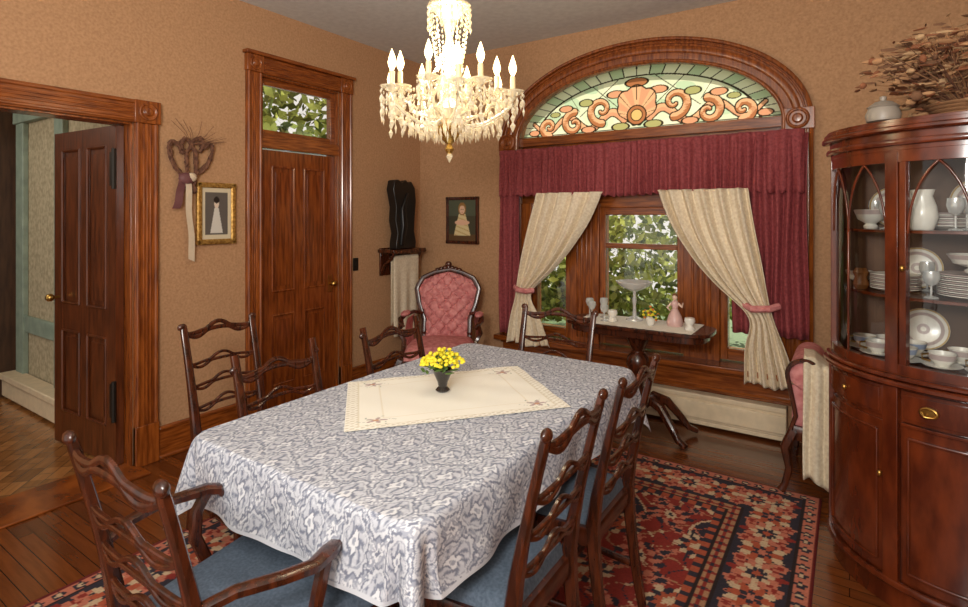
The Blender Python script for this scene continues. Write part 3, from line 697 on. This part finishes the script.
b.tube([E(pi/2,-.004,.12),E(pi/2,-.004,.70)],.005,1,6,up=(0,1,0))
crail(b,0,pi,.862,.004,.04,.025); crail(b,0,pi,.885,-.004,.035,.02); slab(b,.85,.90,-.01)
for t,w in ((R(2.5),2.5),(P1,2.6),(P2,2.6),(R(177.5),2.5)): cband(b,t-R(w),t+R(w),.90,1.74,-.004,-.04)
cband(b,0,pi,.90,.935,-.006,-.04); cband(b,0,pi,1.70,1.75,-.006,-.04)
cband(b,P1+R(3),P1+R(5.5),.93,1.71,-.008,-.035); cband(b,P2-R(5.5),P2-R(3),.93,1.71,-.008,-.035)
slab(b,1.745,1.77,-.004); crail(b,0,pi,1.775,.004,.02,.025); slab(b,1.77,1.815,.0); crail(b,0,pi,1.825,.014,.035,.025); slab(b,1.815,1.85,.022); slab(b,1.85,1.862,.012)
b.box(-.52,.52,-.018,0,.88,1.76,1)
for z in (1.175,1.43): slab(b,z,z+.012,-.05,0)
def bars(t0,t1,n,zs=1.43,za=1.70):
    w=(t1-t0)/n
    for k in range(1,n): b.tube([E(t0+k*w,-.015,.935),E(t0+k*w,-.015,zs)],.005,0,6,up=(0,1,0))
    for k in range(n):
        a0=t0+k*w; a1=a0+w
        for (s0,s1) in ((a0,a1),(a1,a0)):
            path=[]
            for j in range(11):
                q_=j/10*pi/3; x_=1-math.cos(q_); path.append(E(s0+(s1-s0)*x_,-.015,zs+(za-zs)*math.sin(q_)/math.sin(pi/3)))
            b.tube(path,.005,0,6,up=(0,1,0))
bars(R(5),P1-R(3),2); bars(P1+R(6),P2-R(6),3); bars(P2+R(3),R(175),2)
for t in (R(66),R(114)):
    p=E(t,.004,.782); T=Matrix.Rotation(t-pi/2,3,'Z')@Matrix.Rotation(pi/2,3,'X')
    b.lathe([(.03,-.004),(.03,.003),(.024,.006),(.02,.003),(.001,.004)],p,2,20,T=T@Matrix.Diagonal(Vector((1,.7,1))))
    b.tube([(p[0]-.02,p[1]-.006,.785),(p[0]-.015,p[1]-.014,.77),(p[0]+.015,p[1]-.014,.77),(p[0]+.02,p[1]-.006,.785)],.0035,2,6)
for t,z in ((R(28),.782),(R(86),.5),(R(48),.5),(R(57),1.3)): b.ell(E(t,.006,z),(.009,.009,.012),2)
cab=b.obj('china_cabinet',[M_cab,M_cabin,M_brass],loc=CA,bevel=.002)
b=MB()
def gl(t0,t1): b.grid(lambda u,v:E(t0+(t1-t0)*u,-.024,.935+.765*v),16,1)
gl(R(5),P1-R(3)); gl(P1+R(5),P2-R(5)); gl(P2+R(3),R(175)); b.obj('cabinet_glass_pane',M_cglass,parent=cab,recalc=False)
M_rim=plain('china_floral_rim',S(186,168,164),.3); M_gilt=plain('china_gilt_rim',S(200,170,110),.3,metal=.4); M_cblue=plain('china_blue',S(150,164,190),.3); M_amber=plain('amber_ware',S(150,96,52),.25,coat=.3)
def plates(x,y,z,r,n,name='plate_stack'):
    b=MB()
    for k in range(n):
        zz=z+k*.007; b.lathe([(r*.55,0),(r*.6,.002),(r*.95,.012),(r,.014),(r,.017),(r*.93,.015),(r*.6,.006),(.001,.005)],(x,y,zz),1 if k%2 else 0,28)
    return b.obj(name,[M_white,M_rim],loc=CA)
def cups(lst,z):
    b=MB()
    for i,(x,y) in enumerate(lst):
        b.lathe([(.035,0),(.06,.008),(.062,.011),(.03,.006),(.02,.008),(.024,.014),(.038,.03),(.043,.055),(.040,.055),(.03,.02),(.001,.015)],(x,y,z),0,20)
        b.lathe([(.0385,.030),(.0432,.050)],(x,y,z+.001),2 if i%2 else 3,20,cap=False)
        b.tube([(x-.04,y-.01,z+.048),(x-.06,y-.015,z+.045),(x-.06,y-.015,z+.028),(x-.036,y-.01,z+.022)],.004,1,6)
    return b.obj('teacups',[M_white,M_brass,M_rim,M_cblue],loc=CA)
z1,z2,z3=.936,1.188,1.443
def bowl(x,y,z,r,h,lid=False):
    b=MB(); pr=[(r*.4,0),(r*.45,.01),(r*.3,.02),(r*.8,h*.5),(r,h),(r*.95,h),(r*.7,h*.5),(.001,.03)]
    if lid: pr=[(r*.4,0),(r*.45,.01),(r*.3,.02),(r*.85,h*.4),(r,h*.6),(r*1.02,h*.63),(r*.8,h*.8),(r*.3,h*.95),(r*.08,h),(r*.14,h*1.06),(.001,h*1.12)]
    b.lathe(pr,(x,y,z),0,26)
    if not lid: b.lathe([(r*.91,h*.75),(r*1.012,h*.98)],(x,y,z),1,26,cap=False)
    if lid:
        for s in (-1,1): b.tube([(x+s*r*.9,y,z+h*.55),(x+s*r*1.25,y,z+h*.55),(x+s*r*1.2,y,z+h*.35),(x+s*r*.85,y,z+h*.35)],.006,0,6,up=(0,1,0))
    return b.obj('covered_tureen' if lid else 'china_bowl',[M_white,M_rim],loc=CA)
cups([(-.40,-.12),(-.36,-.22),(-.28,-.29),(-.17,-.33),(-.05,-.36),(.08,-.35),(-.24,-.16),(-.1,-.22),(.0,-.25),(-.32,-.10)],z1)
bowl(.14,-.20,z1,.1,.1); bowl(.28,-.24,z1,.05,.08)
plates(-.30,-.16,z2,.085,9); plates(-.06,-.26,z2,.12,12); bowl(-.06,-.26,z2+.096,.09,.07); bowl(.2,-.2,z2,.10,.13,True); bowl(-.42,-.05,z2,.05,.07)
plates(-.12,-.13,z3,.08,8); plates(.10,-.24,z3,.12,16); bowl(-.38,-.1,z3,.06,.08)
b=MB()
for x,y,h in ((-.33,-.19,.11),(-.29,-.26,.12),(-.13,-.31,.12),(-.05,-.34,.11),(-.09,-.25,.13),(.0,-.17,.14),(-.36,-.03,.12)):
    b.lathe([(.024,0),(.022,.004),(.004,.01),(.004,h*.45),(.02,h*.55),(.028,h*.78),(.025,h),(.023,h),(.024,h*.78),(.004,h*.56)],(x,y,z3),0,16)
for x,y,h in ((-.20,-.31,.1),(-.19,-.08,.12)):
    b.lathe([(.024,0),(.022,.004),(.004,.01),(.004,h*.45),(.02,h*.55),(.028,h*.78),(.025,h),(.023,h),(.024,h*.78),(.004,h*.56)],(x,y,z2),0,16)
b.obj('cabinet_stemware',crystalmat('stemware',(.86,.88,.86,1),.03),loc=CA)
b=MB(); b.lathe([(.02,0),(.03,.02),(.022,.05),(.03,.07),(.02,.09)],(-.415,-.14,z2),0,16); b.obj('amber_vase',M_amber,loc=CA)
b=MB(); c=(-.22,-.24,z3); b.lathe([(.035,0),(.04,.01),(.05,.05),(.045,.09),(.032,.13),(.04,.155),(.036,.155),(.028,.13),(.04,.05)],c,0,20)
b.tube([(c[0]-.036,c[1],c[2]+.14),(c[0]-.075,c[1],c[2]+.13),(c[0]-.08,c[1],c[2]+.09),(c[0]-.047,c[1],c[2]+.06)],.006,0,8,up=(0,1,0)); b.obj('white_pitcher',M_white,loc=CA)
b=MB()
for x,z,r in ((-.2,z1,.085),(.04,z1,.09),(.1,z2,.10),(-.22,z2,.085),(-.3,z3,.085),(-.02,z3,.10)):
    T=Matrix.Rotation(R(80),3,'X'); cc_=(x,-.045,z+r+.005); b.lathe([(r*.55,0),(r*.6,.002),(r*.95,.012),(r,.014),(r,.017),(r*.93,.015),(r*.6,.006),(.001,.005)],cc_,0,28,T=T)
    b.lathe([(r*.93,.0155),(r*.99,.0178)],cc_,1,28,T=T,cap=False); b.lathe([(r*.66,.0082),(r*.80,.0122)],cc_,2,28,T=T,cap=False); b.lathe([(r*.12,.0058),(r*.26,.0062)],cc_,2,12,T=T,cap=False)
b.obj('display_plates',[M_white,M_gilt,M_rim],loc=CA)
zt=1.864
b=MB(); b.lathe([(.04,0),(.055,.005),(.06,.03),(.05,.055),(.055,.06),(.03,.08),(.01,.085),(.012,.1),(.001,.105)],(.11,2.66,zt),0,20); b.obj('ceramic_lidded_dish',plain('grey_ceramic',S(150,140,128),.4))
b=MB(); bc=(.38,2.72,zt)
for k in range(5): b.lathe([(.08+.007*k,k*.012),(.087+.007*k,k*.012+.006),(.08+.007*k,k*.012+.012)],bc,5,24,sx=1.25)
b.tube([(bc[0]+.17*math.cos(pi*i/16),bc[1],bc[2]+.06+.24*math.sin(pi*i/16)) for i in range(17)],.008,0,8,up=(0,1,0))
for i in range(1400):
    a=random.random()*2*pi; el=random.random()**.6; L=.07+.27*random.random()
    dx=math.cos(a)*(1-el*.55); dy=math.sin(a)*(1-el*.5)*.6; dz=.08+el*1.1
    v=Vector((dx,dy,dz)).normalized()*L; p0=Vector(bc)+Vector((dx*.08,dy*.06,.06)); p1=p0+v+Vector((0,0,-.06*random.random())); p1.z=max(p1.z,zt+.02)
    if p1.x<.19 and p1.z<zt+.14: p1.x=.19+random.random()*.05
    if i%2==0: b.tube([p0,(p0+p1)/2+Vector((random.uniform(-.03,.03),0,.02)),p1],[.0024,.0018,.001],5 if i%4 else 0,4)
    T=Matrix.Rotation(random.random()*6,3,'Z')@Matrix.Rotation(random.random()*3,3,'X')
    r=.005+.009*random.random()
    if i%9==0: b.ell(p1,(r*1.5,r*1.5,r),1+i%4,6,T=T)
    else: b.ell(p1,(r*2.8,r*.7,r*.25),1+(i*7)%4,5,T=T)
b.obj('dried_flower_basket',[M_twig,plain('dried_tan',S(170,128,90),.9),plain('dried_rust',S(140,86,56),.9),plain('dried_cream',S(180,146,108),.9),plain('dried_brown',S(112,78,54),.9),plain('dried_straw',S(156,114,78),.9)])

# ---------------------------------------------------------------- chandelier
b=MB(); cc=Vector((-1.37,1.79,0))
def cz(prof,mi,n=20): b.lathe(prof,(cc.x,cc.y,0),mi,n)
cz([(.002,1.75),(.012,1.755),(.02,1.77),(.01,1.79),(.03,1.81),(.05,1.84),(.055,1.86),(.02,1.88)],1)
cz([(.02,1.87),(.06,1.89),(.075,1.93),(.05,1.96),(.02,1.98),(.025,2.0),(.045,2.03),(.04,2.07),(.02,2.09),(.025,2.12),(.035,2.16),(.02,2.2),(.012,2.24)],0)
cz([(.012,2.22),(.03,2.3),(.07,2.345),(.09,2.36),(.085,2.352),(.06,2.34),(.02,2.30)],0)
cz([(.01,2.3),(.01,2.42),(.02,2.44),(.006,2.46)],1)
b.lathe([(.002,2.93),(.03,2.935),(.055,2.96),(.065,2.998)],(cc.x,cc.y,0),1,24)
for i in range(16):
    z=2.45+.03*i
    pts=[]
    for k in range(12):
        a=2*pi*k/12; r=(math.cos(a)*.009,math.sin(a)*.02)
        pts.append((cc.x+(r[0] if i%2 else 0),cc.y+(0 if i%2 else r[0]),z+r[1]+.01))
    b.tube(pts,.0022,1,5,closed=True,up=(0,1,.01) if i%2 else (1,0,.01))
def chainpts(p,q,sag,n):
    for k in range(n+1):
        t=k/n; v=p.lerp(q,t); v.z-=sag*4*t*(1-t); yield v
NA=12; tips=[]
for i in range(NA):
    a=2*pi*i/NA+.25; inner=(i%2==1); rr=.20 if inner else .272; zt_=2.02 if inner else 1.985
    d=Vector((math.cos(a),math.sin(a),0))
    pr=[(.03,1.90),(.08,1.862 if not inner else 1.9),(.15,1.865 if not inner else 1.92),(rr*.82,1.90 if not inner else 1.955),(rr,zt_-.05),(rr,zt_-.02)]
    b.tube([cc+d*r+Vector((0,0,z)) for r,z in pr],[.009,.008,.007,.007,.007,.008],0,8)
    tip=cc+d*rr; tips.append((tip,zt_))
    b.lathe([(.006,-.02),(.02,-.012),(.045,.0),(.047,.004),(.02,-.004),(.012,.012),(.01,.016)],tip+Vector((0,0,zt_)),0,14)
    b.lathe([(.0105,.01),(.0105,.06),(.006,.064)],tip+Vector((0,0,zt_)),3,10)
    b.lathe([(.004,.062),(.013,.08),(.016,.096),(.010,.12),(.001,.146)],tip+Vector((0,0,zt_)),2,10)
    for k in range(10):
        e=2*pi*k/10; p=tip+Vector((.043*math.cos(e),.043*math.sin(e),zt_-.014)); b.gem(p,.005,.008,0); b.gem(p-Vector((0,0,.03)),.007,.017,0)
        if k%2: b.gem(p-Vector((0,0,.062)),.006,.016,0)
    for k in range(3): b.gem(tip+Vector((0,0,zt_-.07-.032*k)),.009+.002*k,.018,0)
    for k in range(5): 
        q_=cc+d*(.09+.032*k); b.gem((q_.x,q_.y,1.835+.004*k),.007,.018,0)
        q_=cc+Vector((math.cos(a+.26),math.sin(a+.26),0))*(.10+.034*k); b.gem((q_.x,q_.y,1.845+.016*k),.007,.017,0)
top=[]
for i in range(NA):
    a=2*pi*i/NA+.25; d=Vector((math.cos(a),math.sin(a),0))
    t0=cc+d*.088+Vector((0,0,2.352)); top.append(t0)
    t1=tips[i][0]+Vector((0,0,tips[i][1]+.0))
    for v in chainpts(t0,cc+d*.05+Vector((0,0,2.1)),.01,12): b.gem(v,.006,.008,0)
    for v in chainpts(cc+d*.045+Vector((0,0,2.12)),t1,.05,14): b.gem(v,.006,.007,0)
    for k in range(3): b.gem(t0+Vector((0,0,-.025-.03*k)),.007,.014,0)
for i in range(NA):
    p=tips[i][0]+Vector((0,0,tips[i][1]-.01)); q_=tips[(i+1)%NA][0]+Vector((0,0,tips[(i+1)%NA][1]-.01))
    for v in chainpts(p,q_,.05,10): b.gem(v,.006,.007,0)
    for v in chainpts(p-Vector((0,0,.02)),cc+Vector((0,0,1.90)),.03,9): b.gem(v,.006,.009,0)
    mid=(p+q_)/2; b.gem((mid.x,mid.y,mid.z-.075),.010,.022,0)
    for v in chainpts(top[i],top[(i+1)%NA],.015,4): b.gem(v,.005,.006,0)
for ring,(r,z,n) in enumerate(((.055,1.84,12),(.085,1.87,16),(.075,1.95,14),(.12,1.85,18),(.16,1.87,20),(.2,1.90,24),(.06,2.03,10),(.05,2.15,10))):
    for k in range(n):
        a=2*pi*k/n; b.gem((cc.x+r*math.cos(a),cc.y+r*math.sin(a),z-.02),.007,.02,0)
b.gem((cc.x,cc.y,1.742),.018,.02,0)
b.obj('crystal_chandelier',[M_crys,M_goldc,M_bulb,M_candle],ang=20)

# ---------------------------------------------------------------- wall decor
def frame(name,w,h,fw,loc,rz,colfn,matf):
    b=MB(); o=fw/2
    P=[(-w/2+o,0,-h/2+o),(w/2-o,0,-h/2+o),(w/2-o,0,h/2-o),(-w/2+o,0,h/2-o)]
    for i in range(4):
        p,q_=Vector(P[i]),Vector(P[(i+1)%4]); dd=(q_-p).normalized()*o
        b.sweep([p-dd,q_+dd],fw,.03,0,up=(0,1,0),k=.5)
        b.sweep([p,q_],fw*.3,.04,0,up=(0,1,0))
    b.box(-w/2+o,w/2-o,.0,.012,-h/2+o,h/2-o,1)
    f=b.obj(name,[matf,M_black],loc=loc,rz=rz)
    n=70; U,V=np.meshgrid(np.linspace(-1,1,n),np.linspace(-1,1,n))
    painted('picture',U*(w/2-o),np.full_like(U,-.002),V*(h/2-o),colfn(U,V),M_pict,parent=f)
    return f
def doll(U,V):
    C=np.ones(U.shape+(3,))*A3(70,66,50); C[V>.2]=A3(84,88,70); C[V<-.65]=A3(96,70,44)
    m=(V<.3)&(V>-.7)&(np.abs(U)<.22+.35*(.3-V)); C[m]=A3(220,200,150); C[m&(np.sin(V*30+U*8)>.7)]=A3(196,166,110)
    C[(U/.5)**2+((V+.1)/.12)**2<1]=A3(226,180,150)
    C[(U/.27)**2+((V-.52)/.3)**2<1]=A3(150,110,60); C[(U/.19)**2+((V-.48)/.2)**2<1]=A3(226,186,156)
    for ex in (-.07,.07): C[((U-ex)/.03)**2+((V-.5)/.025)**2<1]=A3(50,36,28)
    C[(U/.05)**2+((V-.37)/.015)**2<1]=A3(170,70,60)
    return C
def lady(U,V):
    C=np.ones(U.shape+(3,))*A3(206,192,164); inn=(np.abs(U)<.66)&(np.abs(V)<.76); C[inn]=A3(96,88,82)
    m=(V<.2)&(V>-.7)&(np.abs(U)<.12+.28*(.2-V)); C[m]=A3(206,200,190); C[(U/.14)**2+((V-.35)/.16)**2<1]=A3(216,196,176); C[(U/.17)**2+((V-.48)/.12)**2<1]=A3(40,30,26)
    return C
frame('framed_portrait',.37,.44,.03,(-3.01,YB-.02,1.45),0,doll,M_mah)
frame('framed_photograph',.27,.41,.035,(XL+.02,2.04,1.51),pi/2,lady,M_gold)
b=MB(); X0=XL+.03; YO=-.045
def heart(cy,cz_,s,tilt):
    pts=[]
    for i in range(40):
        t=2*pi*i/40; hx=16*math.sin(t)**3/17*.8; hz=(13*math.cos(t)-5*math.cos(2*t)-2*math.cos(3*t)-math.cos(4*t))/17*1.9
        y_=hx*math.cos(tilt)-hz*math.sin(tilt); z_=hx*math.sin(tilt)+hz*math.cos(tilt); pts.append(Vector((X0,cy+s*y_,cz_+s*z_)))
    return pts
for (cy,cz_,s,tl) in ((1.87+YO,1.84,.105,.3),(1.95+YO,1.86,.10,-.4)):
    base_=heart(cy,cz_,s,tl)
    for k in range(6):
        b.tube([p+Vector((random.uniform(-.006,.014),random.uniform(-.010,.010),random.uniform(-.010,.010))) for p in base_],.008,0,5,closed=True,up=(1,0,0))
for i in range(18):
    a=random.uniform(.0,2.6); L=random.uniform(.12,.24); p=Vector((X0+.01,1.91+YO,1.95)); q_=p+Vector((random.uniform(-.005,.02),math.cos(a)*L,math.sin(a)*L*.6+.03)); b.tube([p,(p+q_)/2+Vector((.01,.01,0)),q_],.0014,0,4,up=(1,0,0))
b.grid(lambda u,v:(X0+.02+.008*math.sin(v*9),1.84+YO-.04*v*v+.05*u-.02,1.76-.22*v),4,16,1)
b.grid(lambda u,v:(X0+.025+.008*math.sin(v*11),1.855+YO+.03*v+.04*u,1.76-.54*v-.02*u),4,24,2)
b.ell((X0+.02,1.87+YO,1.73),(.025,.05,.04),1); b.ell((X0+.025,1.90+YO,1.74),(.02,.035,.03),2)
b.obj('twig_heart_wreath',[M_twig,M_ribbon,M_taupe],recalc=False)
b=MB(); b.box(XL,XL+.006,3.265,3.325,1.02,1.13); b.box(XL+.006,XL+.012,3.288,3.302,1.06,1.09); b.obj('light_switch',M_iron,bevel=.002)
b=MB(); b.box(XL,XL+.2,3.56,4.0,1.16,1.19); b.tube([(XL+.19,3.56,1.165),(XL+.19,4.0,1.165)],.016,0)
for y in (3.6,3.96): b.sweep([(XL+.01,y,.98),(XL+.05,y,1.05),(XL+.13,y,1.10),(XL+.17,y,1.16)],.025,.03,0,up=(0,1,0))
b.box(XL,XL+.02,3.58,3.98,.95,1.2); b.tube([(XL+.13,3.57,1.115),(XL+.13,3.99,1.115)],.01,0); b.obj('wall_shelf_rack',M_mah,bevel=.003)
b=MB()
b.grid(lambda u,v:(XL+.148+.012*math.sin(u*17)*v,3.615+.34*u,1.126-.72*v),30,20)
b.grid(lambda u,v:(XL+.112-.01*math.sin(u*15)*v,3.615+.34*u,1.126-.62*v),30,20)
b.grid(lambda u,v:(XL+.13-.018*math.cos(pi*v),3.615+.34*u,1.126+.004*math.sin(pi*v)),30,4)
b.obj('hanging_lace_towel',M_cream,recalc=False,solid=.002)
b=MB()
o2=[(-.13,0),(.13,0),(.135,.06),(.11,.16),(.12,.3),(.135,.44),(.12,.56),(.07,.62),(.03,.60),(0,.63),(-.05,.60),(-.10,.63),(-.15,.62),(-.17,.54),(-.15,.46),(-.13,.38),(-.14,.26),(-.11,.14),(-.13,.05)]
b.prism([(XL+.06,3.78+p[0],1.192+p[1]) for p in o2],(.09,0,0))
b.sweep([(XL+.15,3.72,1.22),(XL+.155,3.75,1.4),(XL+.155,3.73,1.55),(XL+.15,3.80,1.70)],[.05,.07,.06,.03],[.03,.04,.04,.02],0,up=(1,0,0))
b.obj('black_carved_statuette',M_black,bevel=.012)

# ---------------------------------------------------------------- garden
def foliage(name,n,fn,size=.12):
    V=np.zeros((n*4,3)); C=np.zeros((n*4,4))
    for i in range(n):
        c=np.array(fn()); d1=np.random.randn(3); d1/=np.linalg.norm(d1); d2=np.cross(d1,np.random.randn(3)); d2/=np.linalg.norm(d2)
        s=size*random.uniform(.5,1.3)
        V[4*i]=c-d1*s; V[4*i+1]=c-d2*s*.5; V[4*i+2]=c+d1*s; V[4*i+3]=c+d2*s*.5
        t=random.random(); col=A3(84,104,48)*(1-t)+A3(206,212,116)*t; C[4*i:4*i+4,:3]=col*random.uniform(.5,1.3); C[4*i:4*i+4,3]=1
    me=bpy.data.meshes.new(name); me.from_pydata(V.tolist(),[],[(4*i,4*i+1,4*i+2,4*i+3) for i in range(n)])
    ca=me.color_attributes.new('Col','FLOAT_COLOR','POINT'); ca.data.foreach_set('color',C.astype(np.float32).ravel()); me.materials.append(M_foli)
    o=bpy.data.objects.new(name,me); sc.collection.objects.link(o); return o
foliage('garden_shrubs',14000,lambda:((random.uniform(-7,2.5),random.uniform(7.4,9.0),random.uniform(.0,2.7)) if random.random()<.8 else (random.gauss(-3.2,.7),random.gauss(7.2,.3),abs(random.gauss(.3,.6)))),.08)
foliage('garden_tree',4000,lambda:(random.uniform(-8.2,-7.1),random.uniform(2.6,7.5),random.uniform(1.2,5)),.12)
b=MB(); b.box(-9,4,4.32,12,-.4,-.3); b.obj('garden_lawn',M_leaf)

# ---------------------------------------------------------------- light, world, camera
w=bpy.data.worlds.new('World'); sc.world=w; w.use_nodes=True
bg=w.node_tree.nodes['Background']; bg.inputs[0].default_value=(1.0,.95,.87,1); bg.inputs[1].default_value=.95
def light(kind,name,loc,energy,col=(1,1,1),target=None,**kw):
    l=bpy.data.lights.new(name,kind); l.energy=energy; l.color=col
    for k_,v_ in kw.items(): setattr(l,k_,v_)
    o=bpy.data.objects.new(name,l); sc.collection.objects.link(o); o.location=loc
    if target is not None: o.rotation_euler=(Vector(target)-Vector(loc)).to_track_quat('-Z','Y').to_euler()
    return o
light('SUN','sun_light',(0,8,8),6,(1,.95,.85),target=(-.3,6.1,5.7),angle=R(1))
light('AREA','added_fill_light',(.4,-1.0,2.6),60,(1,.93,.82),target=(-1.6,3,1.0),shape='RECTANGLE',size=2.2,size_y=1.4)  # added fill behind the camera, not a fixture of the room
light('AREA','added_ceiling_fill',(-.3,-.6,1.9),62,(1,.97,.92),target=(-1.3,1.2,3.0),shape='DISK',size=.5)  # added uplight to brighten the ceiling, no real fitting
light('POINT','chandelier_light',(cc.x,cc.y,2.17),23,(1,.81,.54),shadow_soft_size=.12)
light('POINT','added_hall_fill',(-5.0,.0,2.5),28,(1,.92,.78),shadow_soft_size=.2)  # unseen fill added to brighten the hall, no actual lamp there
cam=bpy.data.cameras.new('camera'); co=bpy.data.objects.new('camera',cam); sc.collection.objects.link(co)
co.location=(0,0,1.5); co.rotation_euler=(R(90),0,R(33.8)); cam.sensor_width=36; cam.lens=546/968*36; cam.shift_y=-(303.5-215)/968; cam.clip_start=.02
sc.camera=co
try: sc.view_settings.view_transform='Standard'; sc.view_settings.look='None'
except Exception: pass
